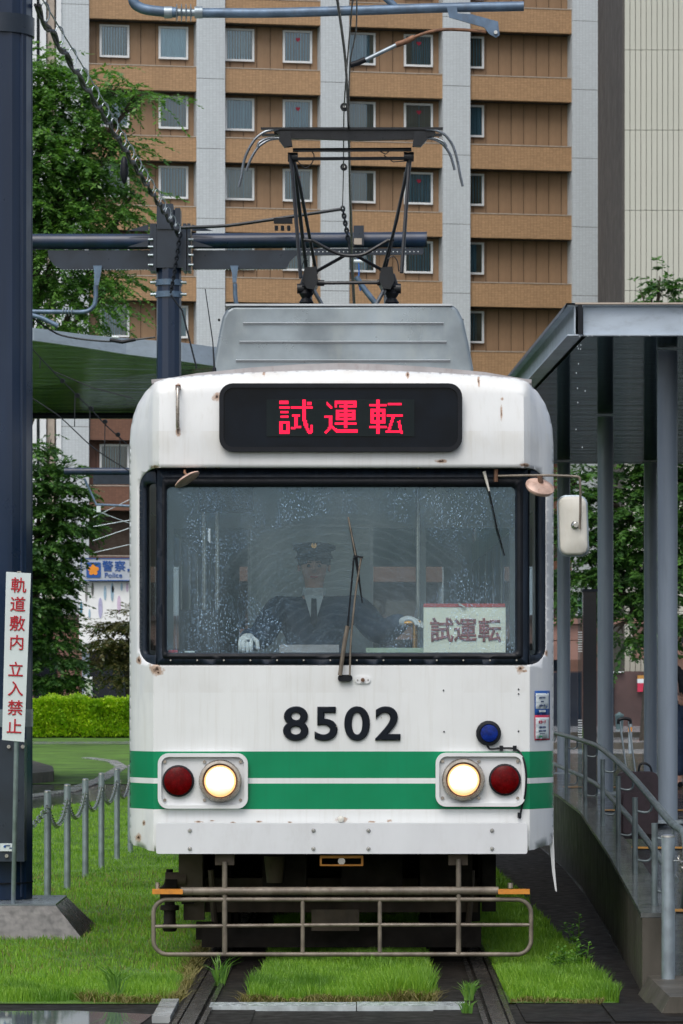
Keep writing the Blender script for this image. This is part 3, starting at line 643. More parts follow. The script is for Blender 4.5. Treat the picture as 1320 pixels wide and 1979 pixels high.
sg = empty('police_sign', tuple(at(205,1124,Yp-.3)), 'pale board reading 警察 Police with orange flower emblem on blue', 'sign')
def sb(px0, px1, py0, py1, y0, y1, m, name):
    a = at(px0,py1,Yp); b = at(px1,py0,Yp); return MB().box(a.x,b.x,Yp+y0,Yp+y1,a.z,b.z).build(name, m, sg)
sb(157,330,1079,1123,-.3,.2,mk('sign_pale_lilac_face',(.42,.47,.53),.5,var=.04),'board')
for c in ((157,330,1079,1080.5),(157,330,1121.5,1123),(157,158.5,1080.5,1121.5)): sb(*c,-.33,-.302,M['blueprint'],'border')
a = at(168,1117,Yp); b = at(196,1087,Yp); MB().prism(rrect(a.x,b.x,a.z,b.z,.06),Yp-.33,Yp-.302).build('emblem_field', M['blueprint'], sg)
c0 = at(181.5,1102,Yp)
for k in range(5):
    t = R(90+72*k); cx_, cz_ = c0.x+.115*math.cos(t), c0.z+.115*math.sin(t); pts = []
    for j in range(12):
        u = 2*math.pi*j/12; rx, rz = .11*math.cos(u), .085*math.sin(u); pts.append((cx_+rx*math.cos(t)-rz*math.sin(t), cz_+rx*math.sin(t)+rz*math.cos(t)))
    MB().prism(pts, Yp-.345-.0006*k, Yp-.331).build('petal', M['orangeprint'], sg)
text('lettering', '警察', M['blueprint'], (at(221,1096,Yp).x, Yp-.315, at(0,1096,Yp).z), .44, sg, .01, .005, spacing=1.15)
text('lettering', 'Police', M['blueprint'], (at(220,1112.5,Yp).x, Yp-.315, at(0,1112.5,Yp).z), .27, sg, .01, .004, spacing=1.05)
text('lettering', '熊本駅交番', M['blueprint'], (at(247,1104,Yp).x, Yp-.315, at(0,1103,Yp).z), .12, sg, .01, .004, align='LEFT')
# ================================================================== RIGHT SHELTER
sh = empty('platform_shelter', (3,30,4.35), 'grey steel shelter roof with glossy dark underside above the right platform', 'shelter')
ex = lambda Y: 1.864-(Y-29)*.0225
Y1 = 46.6
MB().add([(ex(29)+.12,29.1,4.38),(7.2,29.1,4.38),(7.2,Y1,4.38),(ex(Y1)+.12,Y1,4.38)],[(0,1,2,3)]).build('soffit', M['soffitglass'], sh)
MB().add([(ex(29),29.0,4.585),(7.2,29.0,4.585),(7.2,Y1,4.585),(ex(Y1),Y1,4.585)],[(0,1,2,3)]).build('roof_sheet', M['steelgrey'], sh)
def ibeam(a, b, h, wd, t, nm):
    a = Vector(a); b = Vector(b); m_ = MB(); m_.bar(a, b, t, h); m_.bar(a+Vector((0,0,h/2)), b+Vector((0,0,h/2)), wd, t); m_.bar(a-Vector((0,0,h/2)), b-Vector((0,0,h/2)), wd, t); return m_.build(nm, M['fascia'], sh)
ibeam((ex(29)+.07,28.98,4.475),(7.2,28.98,4.475),.235,.10,.012,'front_beam')
ibeam((ex(28.95),28.95,4.475),(ex(Y1),Y1,4.475),.235,.12,.012,'eave_beam')
MB().add([(ex(28.95)-.07,28.9,4.607),(ex(28.95)+.03,28.9,4.607),(ex(Y1)+.03,Y1,4.607),(ex(Y1)-.07,Y1,4.607),(ex(28.95)-.10,28.9,4.54),(ex(Y1)-.10,Y1,4.54)],[(0,1,2,3),(0,3,5,4)]).build('eave_flashing', M['navy2'], sh)
MB().box(ex(29)+.025,ex(29)+.06,28.90,28.93,4.36,4.59).build('joint_sealant', M['black'], sh)
MB().box(ex(29)+.0,7.2,28.9,28.975,4.598,4.612).build('drip_edge', M['coping'], sh)
for (px, Y, r_) in ((1290,30.4,.085),(1170,38.0,.083),(1089.5,46,.083),(1257,46.0,.083),(1258+126,38,.083),(1480,30.4,.083)):
    x = (px-660)*Y/FPX; MB().tube([(x,Y,.3),(x,Y,4.36)], r_, 24).build('column', M['steelgrey'], sh, True)
mb = MB(); 
for i in range(34):
    Y = 28.9; x = 1.87+rng.random()*.08 if i < 14 else 1.9+rng.random()*2.6; z = 4.34-rng.random()**2*(1.1 if i < 14 else .3)
    if i >= 14: z = 4.348-.004
    mb.lathe((x,Y-.02*rng.random(),z),(0,0,1),[(-.006,.001),(-.004,.0022),(0,.0028),(.004,.0018),(.007,.0004)],6)
mb.build('water_drops', M['drop'], sh, True)['kind'] = 'stuff'
for Yc_, px_ in ((30.4,1290),(38.0,1170),(46,1089.5),(46.0,1257)):
    x = (px_-660)*Yc_/FPX; MB().box(x-.14,x+.14,Yc_-.14,Yc_+.14,.40,.425).build('base_plate', M['galv'], sh)
for x in (2.9,4.6,6.2): MB().box(x-.004,x+.004,28.925,28.97,4.37,4.585).build('joint_line', M['navy2'], sh)
for k in range(22): MB().disc((2.05+k*.21,28.918,4.40),(0,1,0),.0075,.012,6).build('rivet', M['fascia'], sh)
# dark information pillar and slatted panel
Yk = 37.0; a = at(1127,1560,Yk); b = at(1153,1144,Yk)
kp = empty('information_pillar', (1.0*(a.x+b.x)/2,Yk,.42), 'tall black information pillar behind the second shelter column', 'pillar')
MB().box(a.x,b.x,Yk,Yk+.12,.41,b.z).build('cabinet', M['darkglass'], kp); MB().box(a.x-.01,b.x+.01,Yk-.01,Yk+.13,b.z+.001,b.z+.03).build('cap', M['frame'], kp)
lp = empty('louvred_panel', (at(1121,0,38).x,38,.42), 'narrow glass panel with white slats left of the black pillar', 'panel')
x0 = at(1117,0,38).x; x1 = at(1125,0,38).x
MB().box(x0,x1,38,38.02,.41,at(0,1150,38).z).build('glass_sheet', M['glass'], lp)
for g0 in (1222,1392):
    for k in range(9 if g0 == 1222 else 8):
        z = at(0,g0+k*4.6,38).z; MB().box(x0,x1,37.985,37.998,z-.006,z+.006).build('slat', M['winframe'], lp)
# suitcase on the platform
Ys = 28.0; zs = .32
su = empty('suitcase', (2.3,Ys,zs), 'dark plum soft suitcase with raised handle behind the handrail', 'suitcase')
a = at(1196,0,Ys); b = at(1272,0,Ys); zt = at(0,1492,Ys).z
MB().prism(rrect(a.x,b.x,zs+.05,zt,.05), Ys, Ys+.22).build('case_body', M['suitcase'], su); MB().prism(rrect(a.x+.03,b.x-.03,zs+.09,zt-.16,.03), Ys-.04, Ys-.001).build('front_pocket', M['suitcase'], su)
hx = (at(1200,0,Ys).x, at(1217,0,Ys).x); hz = at(0,1392,Ys).z
for k, x in enumerate(hx): MB().tube([(x+.055,Ys+.11,zt-.02),(x,Ys+.11,hz-.01)], .007, 8).build('handle_tube', M['galv'], su, True)
MB().tube([(hx[0]-.01,Ys+.11,hz-.03),(hx[0]-.008,Ys+.11,hz),(hx[0]+.02,Ys+.11,hz+.012),(hx[1]-.015,Ys+.11,hz+.012),(hx[1]+.012,Ys+.11,hz),(hx[1]+.014,Ys+.11,hz-.03)], .013, 8).build('handle', M['black'], su, True)
MB().tube([(a.x+.16,Ys+.1,zt-.01),(a.x+.17,Ys+.1,zt+.05),(a.x+.21,Ys+.1,zt+.065),(a.x+.25,Ys+.1,zt+.04),(a.x+.265,Ys+.1,zt-.01)], .009, 8).build('grab_handle', M['black'], su, True)
for x in (a.x+.04, b.x-.04):
    for y in (Ys+.03, Ys+.18): MB().disc((x,y,zs+.028),(1,0,0),.027,.022,14).build('wheel', M['black'], su, True)
# bollard and bin far right
Yq = 79; p = at(1218,1455,Yq); bo = empty('bollard', (p.x,Yq,0), 'grey bollard with an orange band on the wet plaza', 'bollard')
MB().tube([(p.x,Yq,-.02),(p.x,Yq,at(0,1398,Yq).z)], .04, 14).build('shaft', M['galv'], bo, True); MB().tube([(p.x,Yq,at(0,1414,Yq).z),(p.x,Yq,at(0,1405,Yq).z)], .043, 14).build('band', M['orange'], bo, True)
p = at(1197,1390,118); bn = empty('litter_bin', (p.x,118,0), 'teal grey lidded bin in front of the annex', 'bin')
MB().lathe((p.x,118,0),(0,0,1),[(0,.11),(.05,.12),(.42,.14),(.43,.15),(.47,.15),(.52,.05),(.55,.03)],16).build('bin_body', mk('teal_bin',(.07,.12,.13),.5), bn, True)
for y0, nm in ((84,'low pale kerb line on the plaza'),(101,'far pale kerb line on the plaza')):
    MB_ = MB().box(4.5,16,y0,y0+.5,-.01,.14); tag(MB_.build('kerb', M['concrete']), nm, None, None, 'structure')
# ================================================================== LEFT SHELTER
ls = empty('far_shelter', (-3.6,50,5.9), 'curved pale fascia shelter roof with reflective green underside behind the middle pole', 'shelter')
fp = [(-7.5,43.6),(at(66,0,46.1).x,46.1),(at(167,0,46.9).x,46.9),(at(244,0,47.6).x,47.6),(at(352,0,48.2).x,48.2),(at(430,0,49.1).x,49.1)]
zt_ = [6.14,6.08,6.07,6.09,6.09,6.1]; zbm = [5.9,5.92,5.90,5.88,5.84,5.84]
mb = MB(); vs = []
for (x, y), a_, b_ in zip(fp, zt_, zbm): vs += [(x,y,b_),(x,y,a_),(x,y+.12,a_),(x,y+.12,b_)]
fs = [(4*i+k,4*i+(k+1)%4,4*i+4+(k+1)%4,4*i+4+k) for i in range(5) for k in range(4)]; mb.add(vs, fs+[(0,1,2,3),(20,23,22,21)]); mb.build('fascia', M['fascia'], ls)
vs = [(x,y+.13,b_+.03) for (x,y), b_ in zip(fp, zbm)]+[(fp[-1][0]+.1,59,5.92),(-9,59,5.92)]
MB().add(vs, [tuple(range(len(vs)))]).build('soffit', M['soffitglass'], ls); MB().add([(v[0],v[1],v[2]+.1) for v in vs], [tuple(range(len(vs)))]).build('roof_sheet', M['steelgrey'], ls)
MB().box(-9,fp[-1][0]+.1,59.01,59.12,5.86,6.05).build('rear_beam', M['frame'], ls)
for x, y in ((-6.4,48),(-6.4,56)): MB().tube([(x,y,0),(x,y,5.93)], .1, 20).build('column', M['steelgrey'], ls, True)
# ================================================================== NEAR POLE, sign, footing
np_ = empty('overhead_line_pole', (-2.185,23,.2), 'massive dark navy steel pole standing on a concrete footing at the left edge', 'pole')
MB().tube([(-2.185,23,.215),(-2.185,23,6.8)], .223, 12).build('shaft', M['navy'], np_)
for x in (-1.972,-2.02): MB().tube([(x,22.99 if x>-2 else 22.86,.23),(x,22.99 if x>-2 else 22.86,6.8)], .010, 8).build('edge_rib', M['navy'], np_, True)
MB().tube([(-2.185,23,5.68),(-2.185,23,5.80)], .236, 24).build('collar', M['navy2'], np_, True)
a = at(-60,1665,22.7); b = at(47,1430,22.7); MB().box(a.x,b.x,22.70,22.90,a.z,b.z).build('service_cover', M['navy2'], np_)
for px, py in ((17,1443),(13,1654),(47-3,1443)): p = at(px,py,22.69); MB().disc(p,(0,1,0),.012,.012,10).build('bolt', M['chrome'], np_, True)
a = at(0,1645,22.69); b = at(30,1630,22.69); MB().box(a.x,b.x,22.69,22.698,a.z,b.z).build('name_plate', M['signwhite'], np_)
p = at(6,1636,22.685); MB().disc((p.x+.01,22.688,p.z),(0,1,0),.008,.004,10).build('plate_mark', M['blueprint'], np_)
for k, (x_, w_) in enumerate(((15,9),(22,12))): pp = at(x_,1634+5*k,22.685); MB().box(pp.x-.015,pp.x+.015+.01*k,22.686,22.6895,pp.z-.003,pp.z+.003).build('plate_line', M['darkprint'], np_)
MB().tube([(-2.185,23,at(0,1405,22.8).z),(-2.185,23,at(0,1371,22.8).z)], .2265, 24).build('tape_band', mk('grey_clear_tape',(.16,.2,.23),.25), np_, True)
MB().tube([(-2.185,23,at(0,1709,22.8).z),(-2.185,23,at(0,1706,22.8).z)], .228, 24).build('steel_strap', M['black'], np_, True)
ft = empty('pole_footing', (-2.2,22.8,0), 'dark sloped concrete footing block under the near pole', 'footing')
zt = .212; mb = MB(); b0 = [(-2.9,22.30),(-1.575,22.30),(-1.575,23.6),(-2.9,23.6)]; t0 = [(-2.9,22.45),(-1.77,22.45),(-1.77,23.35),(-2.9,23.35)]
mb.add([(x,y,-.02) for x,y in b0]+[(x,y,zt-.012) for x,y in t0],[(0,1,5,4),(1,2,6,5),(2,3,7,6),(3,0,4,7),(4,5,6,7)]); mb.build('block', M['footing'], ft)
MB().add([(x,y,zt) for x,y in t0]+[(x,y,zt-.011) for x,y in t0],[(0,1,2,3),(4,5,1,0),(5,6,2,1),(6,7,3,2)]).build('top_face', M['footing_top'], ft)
# upright no-entry sign leaning on its own pipe
Yg = 22.25; sn = empty('track_warning_sign', (at(18,0,Yg).x,Yg+.02,.2), 'tall white sign with red characters 軌道敷内 立入禁止 on a slim grey pipe', 'sign')
MB().tube([at(17,1760,Yg)+Vector((0,.3,.0)), at(31,1440,Yg)+Vector((0,.02,0)), at(38,1110,Yg)+Vector((0,.02,0))], .0145, 12).build('pipe', M['galv'], sn, True)
c = [at(4,1430,Yg),at(47,1434,Yg),at(60,1108,Yg),at(12,1105,Yg)]
MB().add([(v.x,Yg-.004,v.z) for v in c]+[(v.x,Yg+.004,v.z) for v in c],[(0,1,2,3),(7,6,5,4),(0,4,5,1),(1,5,6,2),(2,6,7,3),(3,7,4,0)]).build('plate', M['signwhite'], sn)
p = at(37,1106,Yg); MB().box(p.x-.012,p.x+.012,Yg-.006,Yg+.02,p.z-.001,p.z+.006).build('clip', M['chrome'], sn)
for ch, px, py in (('軌',36,1133),('道',34.5,1170),('敷',33.5,1207),('内',32.5,1244),('立',30.5,1296),('入',30,1333),('禁',29.5,1370),('止',27.5,1406)):
    p = at(px,py,Yg); text('character', ch, M['signred'], (p.x,Yg-.0065,p.z), .098, sn, .0015, .0010, rot=(R(90),R(2.2),0))
# cantilever arm above the tram
ar = empty('cantilever_arm', (-1.96,23,5.75), 'blue grey pipe arm with insulator and registration arm across the top', 'overhead arm')
Yr = 23.0; AP = lambda l, Y=Yr: [at(x,y,Y) for x,y in l]
MB().tube(AP([(150,-75),(255,-30),(257,0),(263,10),(280,18),(318,23),(340,24)]), .033, 14).build('arm_pipe', M['galv_blue'], ar, True)
MB().tube(AP([(388,25),(520,25),(700,20),(860,15),(1012,12)]), .031, 14).build('arm_pipe', M['galv_blue'], ar, True)
MB().tube(AP([(740,-8),(757,6),(768,17)]), .022, 12).build('brace_pipe', M['galv_blue'], ar, True)
a = at(318,23,Yr); b = at(392,25,Yr); MB().tube([a, b], .024, 12).build('insulator_core', M['galv'], ar, True)
for k in range(4): p = at(342+k*9,25,Yr); MB().lathe(p,(1,0,0),[(-.006,.02),(-.003,.055),(.0,.058),(.006,.02)],18).build('insulator_disc', M['galv'], ar, True)
for px in (325,384): p = at(px,24,Yr); MB().disc(p,(1,0,0),.038,.05,14).build('ferrule', M['galv'], ar, True)
p0 = [(863,16),(882,14),(884,28),(912,30),(962,44),(965,70),(958,75),(945,68),(935,55),(868,36)]
MB().prism([(at(x,y,Yr).x, at(x,y,Yr).z) for x,y in p0], Yr-.045, Yr-.03).build('drop_bracket', M['galv_blue'], ar)
p = at(957,66,Yr); MB().disc((p.x,Yr-.055,p.z),(0,1,0),.012,.03,10).build('pivot_bolt', M['chrome'], ar, True)
MB().tube(AP([(940,62),(900,58),(860,57),(828,62),(800,72)],Yr-.02), .0105, 10).build('registration_arm', M['rust'], ar, True)
MB().tube(AP([(800,72),(785,80),(765,87)],Yr-.02), .018, 10).build('rubber_sleeve', M['rust'], ar, True)
MB().tube(AP([(768,86),(704,117)],Yr-.02), .0135, 10).build('insulating_rod', M['galv'], ar, True)
MB().tube(AP([(706,115),(690,122),(676,126)],Yr-.02), .019, 10).build('wire_clamp', M['black'], ar, True)
# contact and messenger wires
tag(MB().tube([at(640,-60,19),at(652,0,20.5),at(668,122,Yr),at(674,254,25.4),at(676.5,383,28.9),at(681,505,33.2),at(686,592,37.2),at(700,900,65),at(706,1010,95)], .0085, 6).build('contact_wire', M['wire'], None, True), 'heavy black contact wire running to the pantograph head', 'wire')
tag(MB().tube([at(690,-30,20.5),at(688,60,21.8),at(676,125,23),at(675,260,25.6),at(682,480,32.6)], .0045, 6).build('contact_wire', M['wire'], None, True), 'thin second wire dropping beside the contact wire', 'wire')
ms = empty('messenger_wire', tuple(at(665,300,30)), 'thin vertical looking messenger wire with two black round insulators', 'wire')
MB().tube([at(684,-30,22),at(672,110,24),at(665,207,26),at(664,323,30),at(662,400,40)], .005, 6).build('strand', M['wire'], ms, True)
for px, py, Y in ((665.5,207,26),(664.5,323,30)):
    MB().disc(at(px,py,Y),(.1,1,0),.029,.03,20).build('round_insulator', M['black'], ms, True); MB().disc(at(px,py,Y)+Vector((0,-.02,0)),(0,1,0),.010,.01,10).build('bolt', M['chrome'], ms, True)
# ================================================================== MIDDLE POLE and beam
Y2 = 44.0; mp_ = empty('overhead_line_pole', (at(326,0,Y2).x,Y2,0), 'dark navy pole with a long pipe crossbeam behind the tram roof', 'pole')
a = at(303,0,Y2); b = at(350,0,Y2); xc = (a.x+b.x)/2
MB().prism([(0,0)],0,0) if False else None
def oct_post(x, y, r_, z0, z1): return MB().tube([(x,y,z0),(x,y,z1)], r_, 12)
oct_post(xc,Y2,.15,0,at(0,408,Y2).z).build('shaft', M['navy'], mp_)
for p0_, p1_ in (((303,443),(335,394)),((338,443),(349,402))):
    a = at(*p0_,Y2-.16); b = at(*p1_,Y2-.16); MB().prism(rrect(a.x,b.x,a.z,b.z,.015,3), Y2-.18, Y2+.1).build('head_box', M['navy2'], mp_)
zc = at(0,467,Y2).z
MB().tube([(at(-120,0,Y2).x,Y2,zc),(at(290,0,Y2).x,Y2,zc)], .094, 24).build('beam_pipe', M['navy'], mp_, True)
MB().tube([(at(372,0,Y2).x,Y2,at(0,466,Y2).z),(at(823,0,Y2).x,Y2,at(0,463,Y2).z)], .094, 24).build('beam_pipe', M['navy'], mp_, True)
MB().tube([(at(822,0,Y2).x,Y2,at(0,463,Y2).z),(at(825,0,Y2).x,Y2,at(0,463,Y2).z)], .098, 24).build('beam_end_plate', M['navy2'], mp_, True)
pts = [(92,484),(300,484),(300,521),(120,521),(104,512),(95,500)]; MB().prism([(at(x,y,Y2).x,at(x,y,Y2).z) for x,y in pts], Y2-.03, Y2+.03).build('web_plate', M['navy2'], mp_)
pts = [(372,484),(580,484),(572,495),(560,506),(554,520),(372,521)]; MB().prism([(at(x,y,Y2).x,at(x,y,Y2).z) for x,y in pts], Y2-.03, Y2+.03).build('web_plate', M['navy2'], mp_)
pts = [(581,481),(818,480),(818,492),(574,494)]; MB().prism([(at(x,y,Y2).x,at(x,y,Y2).z) for x,y in pts], Y2-.028, Y2+.028).build('web_plate', M['navy2'], mp_)
mb = MB()
for x in list(range(100,298,6))+list(range(376,552,6)): 
    p = at(x,521.5,Y2); mb.lathe((p.x,Y2-.03,p.z),(0,0,1),[(-.008,.001),(-.004,.0045),(.002,.004),(.003,.001)],6)
for x in range(584,816,8): p = at(x,487,Y2); mb.disc((p.x,Y2-.032,p.z),(0,1,0),.007,.006,6)
mb.build('water_beads', M['drop'], mp_, True)['kind'] = 'stuff'
for px in (294,300,358,366): p0_ = at(px,435,Y2); p1_ = at(px,526,Y2); MB().box(p0_.x-.02,p0_.x+.02,Y2-.17,Y2+.17,p1_.z,p0_.z).build('flange', M['navy2'], mp_)
for s_, x0 in ((-1,288),(1,372)):
    for y0 in (437,468):
        pts = [(x0,y0),(x0,y0+12),(x0+s_*40,y0+12),(x0+s_*8,y0+2)]; MB().prism([(at(x,y,Y2).x,at(x,y,Y2).z) for x,y in pts], Y2-.16-.002*(y0>450), Y2-.13).build('gusset', M['navy2'], mp_)
    for y0 in (463,477,493,512): p = at(x0-s_*3,y0,Y2-.19); MB().disc(p,(1,0,0),.014,.06,8).build('bolt', M['galv'], mp_, True)
MB().box(at(302,0,Y2).x,at(357,0,Y2).x,Y2-.155,Y2+.15,at(0,520,Y2).z,at(0,442,Y2).z).build('junction_block', M['navy2'], mp_)
for y0 in (547,570):
    p = at(326,y0,Y2); MB().tube([(p.x,Y2,p.z-.035),(p.x,Y2,p.z+.035)], .165, 20).build('band_clamp', M['galv_blue'], mp_, True)
    for s_ in (-1,1): MB().tube([(p.x+s_*.15,Y2-.05,p.z),(p.x+s_*.22,Y2-.05,p.z)], .02, 8).build('clamp_bolt', M['galv'], mp_, True)
MB().box(at(692-9,0,Y2).x,at(703,0,Y2).x,Y2-.22,Y2-.12,at(0,478,Y2).z,at(0,440,Y2).z).build('junction_box', M['navy2'], mp_)
MB().box(at(684,0,Y2).x,at(699,0,Y2).x,Y2-.235,Y2-.221,at(0,477,Y2).z,at(0,465,Y2).z).build('box_label', M['coping'], mp_)
MB().tube([at(692,500,Y2-.2),at(694,520,Y2-.2),at(693,545,Y2-.2),at(697,562,Y2-.2)], .009, 6).build('blue_cable', mk('blue_cable',(.01,.12,.45),.4), mp_, True)
MB().tube([at(688,535,Y2-.2),at(705,560,Y2-.2),at(730,592,Y2-.2)], .035, 12).build('stay_pipe', M['galv_blue'], mp_, True)
mb = MB().tube([at(684,505,Y2-.2),at(702,505,Y2-.2)], .022, 8); mb.build('white_fitting', M['signwhite'], mp_, True)
# droppers under the beam
for px0, dd, lab in ((190,-1,'hooked grey pipe bracket with ribbed insulator hanging left of the middle pole'),(454,0,'grey hanger pipe below the crossbeam left of the roof cowl')):
    o = empty('hanger_bracket', tuple(at(px0,514,Y2-.1)), lab, 'bracket')
    pts = [(px0-9,515),(px0+8,515),(px0+6,528),(px0+1,553),(px0-7,553),(px0-7,528)] if px0 < 300 else [(px0-9,515),(px0+7,515),(px0+5,530),(px0+3,548),(px0-4,548),(px0-5,530)]
    MB().prism([(at(x,y,Y2).x,at(x,y,Y2).z) for x,y in pts], Y2-.10, Y2-.04).build('hanger_plate', M['galv_blue'], o)
    if dd: pl = [(185,552),(185,575),(182,590),(172,600),(158,603),(140,603)]
    else: pl = [(454,548),(455,575),(458,590),(466,597)]
    MB().tube([at(x,y,Y2-.07) for x,y in pl], .027, 12).build('pipe', M['galv_blue'], o, True)
    if dd:
        MB().tube([at(142,603,Y2-.07),at(60,602,Y2-.07)], .026, 12).build('pipe', M['galv_blue'], o, True)
        for k in range(4): MB().lathe(at(122+k*5.5,602,Y2-.07),(1,0,0),[(-.008,.03),(-.002,.058),(.002,.058),(.008,.03)],16).build('insulator_disc', M['galv'], o, True)
        MB().tube([at(62,609,Y2-.07),at(80,614,Y2-.07),at(112,630,Y2-.07)], .03, 10).build('lower_stay', M['galv_blue'], o, True)
# slack wires, cable bundles
def wire(pts, r_, label, m='wire', cat='wire'):
    return tag(MB().tube(pts, r_, 6).build('wire', M[m], None, True), label, cat)
cb = empty('cable_bundle', tuple(at(240,290,35)), 'twisted black cable bundle hung in loops from near pole to middle pole', 'cable')
def lerp3(a, b, t): return a+(b-a)*t
A_, B_ = at(72,-18,Yr), at(348,440,Y2-.3)
def bund(t, sag): 
    p = A_.lerp(B_, t); return p + Vector((0,0,-sag*4*t*(1-t)))
MB().tube([bund(i/20,.0) for i in range(21)], .006, 6).build('messenger', M['galv'], cb, True)
mb = MB(); nn = 110; L1 = []; L2 = []
for i in range(nn+1):
    t = i/nn; s = .16+.05*math.sin(t*13*math.pi*2/2)
    p = bund(t,0)+Vector((0,0,-.09-.05*abs(math.sin(t*17*math.pi/1.0)))); L1.append(p+Vector((.012*math.cos(i*.9),0,.012*math.sin(i*.9)))); L2.append(p+Vector((-.012*math.cos(i*.9),0,-.012*math.sin(i*.9))))
MB().tube(L1, .013, 6).build('cable', M['black'], cb, True); MB().tube(L2, .011, 6).build('cable', M['black'], cb, True)
for i in range(17):
    t = (i+.5)/17; p = bund(t,0); pts = [p+Vector((.03*math.sin(u),.03*math.sin(u)*.5,-.055+.065*math.cos(u))) for u in np.linspace(0,2*math.pi,10)[:-1]]
    MB().tube(pts, .0045, 5, True).build('hanger_ring', M['galv'], cb, True)
p = at(240,325,34); mb = MB().lathe(p+Vector((0,0,.11)),(0,0,-1),[(0,.012),(.03,.03),(.16,.042),(.24,.02),(.26,.004)],10); mb.build('splice_closure', M['black'], cb, True)
wire([at(348,440,Y2-.3),at(440,436,Y2-.3),at(520,425,Y2-.3),at(600,413,Y2-.3),at(660,404,Y2-.3)], .022, 'thick black cable from the middle pole towards the contact wire')
o = empty('line_box', tuple(at(546,436,Y2-.3)), 'small black junction box with three glands under the cross cable', 'box')
MB().box(at(530,0,Y2).x,at(566,0,Y2).x,Y2-.34,Y2-.26,at(0,438,Y2).z,at(0,428,Y2).z).build('case', M['black'], o)
for k in range(3): p = at(534+12*k,441,Y2-.3); MB().tube([p+Vector((0,0,.03)),p-Vector((0,0,.03))], .022, 8).build('gland', M['black'], o, True)
chn = chain(MB(), at(662,400,Y2-.3), at(674,470,Y2-.3), .0, 10, r=.012); tag(chn.build('chain', M['wire']), 'black strain chain below the messenger wire end', 'chain')
chn = chain(MB(), at(348,450,Y2-.3), at(330,565,Y2-.3), .05, 18, r=.011); tag(chn.build('chain', M['wire']), 'black looped cable chain running down the middle pole', 'chain')
wire([at(674,470,Y2-.3),at(681,540,Y2-.3),at(684,600,Y2-.3)], .012, 'black tensioning wire below the chain behind the pantograph')
wire([at(330,570,Y2-.4),at(352,600,Y2-.4),at(380,712,Y2-.4)], .012, 'black cable slanting down from the middle pole to behind the tram roof')
wire([at(60,612,44),at(110,645,44),at(155,655,44),at(220,660,44),at(300,652,44)], .012, 'black wire hanging across the left shelter fascia')
o = empty('line_insulator', tuple(at(235,655,44)), 'black strain insulator on the wire over the left shelter fascia', 'insulator')
MB().tube([at(212,657,44),at(236,661,44),at(262,656,44)], .022, 8).build('rod', M['black'], o, True); MB().tube([at(216,651,44),at(229,652,44)], .018, 8).build('white_cap', M['signwhite'], o, True)
YW = 62.0
ww = [([(60,672),(105,720),(175,790),(205,822),(245,858)], 'upper dark wire with round insulators sloping down behind the left shelter'),
      ([(60,768),(115,805),(180,865),(252,912)], 'lower dark wire sloping down below the left shelter'),
      ([(104,718),(180,750),(258,770)], 'pale wire branching right under the left shelter')]
for k, (l, lb) in enumerate(ww):
    o = empty('span_wire', tuple(at(*l[1],YW-16+k)), lb, 'wire'); Yk_ = 44.5
    MB().tube([at(x,y,Yk_) for x,y in l], .008, 6).build('strand', M['wire'], o, True)
    if k == 0:
        for px, py in ((121,736),(150,764),(176,789),(203,815),(228,840)): MB().disc(at(px,py,Yk_-.02),(.3,1,.2),.028,.03,16).build('round_insulator', M['black'], o, True)
        for px, py, p2 in ((78,692,712),(145,760,825),(174,790,850),(203,815,880),(232,845,905)): MB().tube([at(px,py,Yk_),at(px-1,p2,Yk_)], .006, 6).build('dropper', M['wire'], o, True)
for k, (a_, b_) in enumerate((((180,1000),(252,965)),((180,1018),(252,1005)),((180,1045),(252,1020)),((180,985),(252,1012)),((182,1068),(252,1052)),((60,795),(82,760)))):
    wire([at(*a_,100),at(*b_,100)], .011, ['thin pale wire crossing the lowest hotel window upward','thin pale wire just under the lowest hotel window middle','third thin pale wire below the lowest hotel window','thin pale wire sloping down over the lowest hotel window','lowest thin pale wire above the police sign','short wire beside the near pole under the left shelter'][k], 'galv')
fb = empty('far_crossbeam', tuple(at(190,915,100)), 'distant dark pipe crossbeam with hanging brackets left of the tram', 'overhead beam')
MB().tube([at(124,911,100),at(330,911,100)], .10, 16).build('beam_pipe', M['navy'], fb, True); a = at(180,936,100); b = at(330,918,100); MB().box(a.x,b.x,99.96,100.04,a.z,b.z).build('web_plate', M['navy2'], fb)
oct_post(at(318,0,100).x,100,.16,0,at(0,880,100).z).build('shaft', M['navy'], fb); MB().tube([at(163,925,100),at(186,975,100),at(252,978,100)], .035, 8).build('stay', M['galv_blue'], fb, True)
MB().box(at(187,0,100).x,at(195,0,100).x,99.9,100,at(0,990,100).z,at(0,978,100).z).build('lamp_box', M['signwhite'], fb)
# ================================================================== TRAM
tram = empty('tram', (0,20,0), 'cream white tram with twin green stripes, number 8502 and lit headlamps', 'tram')
Yt = 20.0
def T(px, py): p = W(px,py,Yt); return (p.x, p.z)
XM = (1072-248)/2/350; XC = 0.0
def bx(px): return (px-660)/350
def bz(py): return 1.6+(1314-py)/350
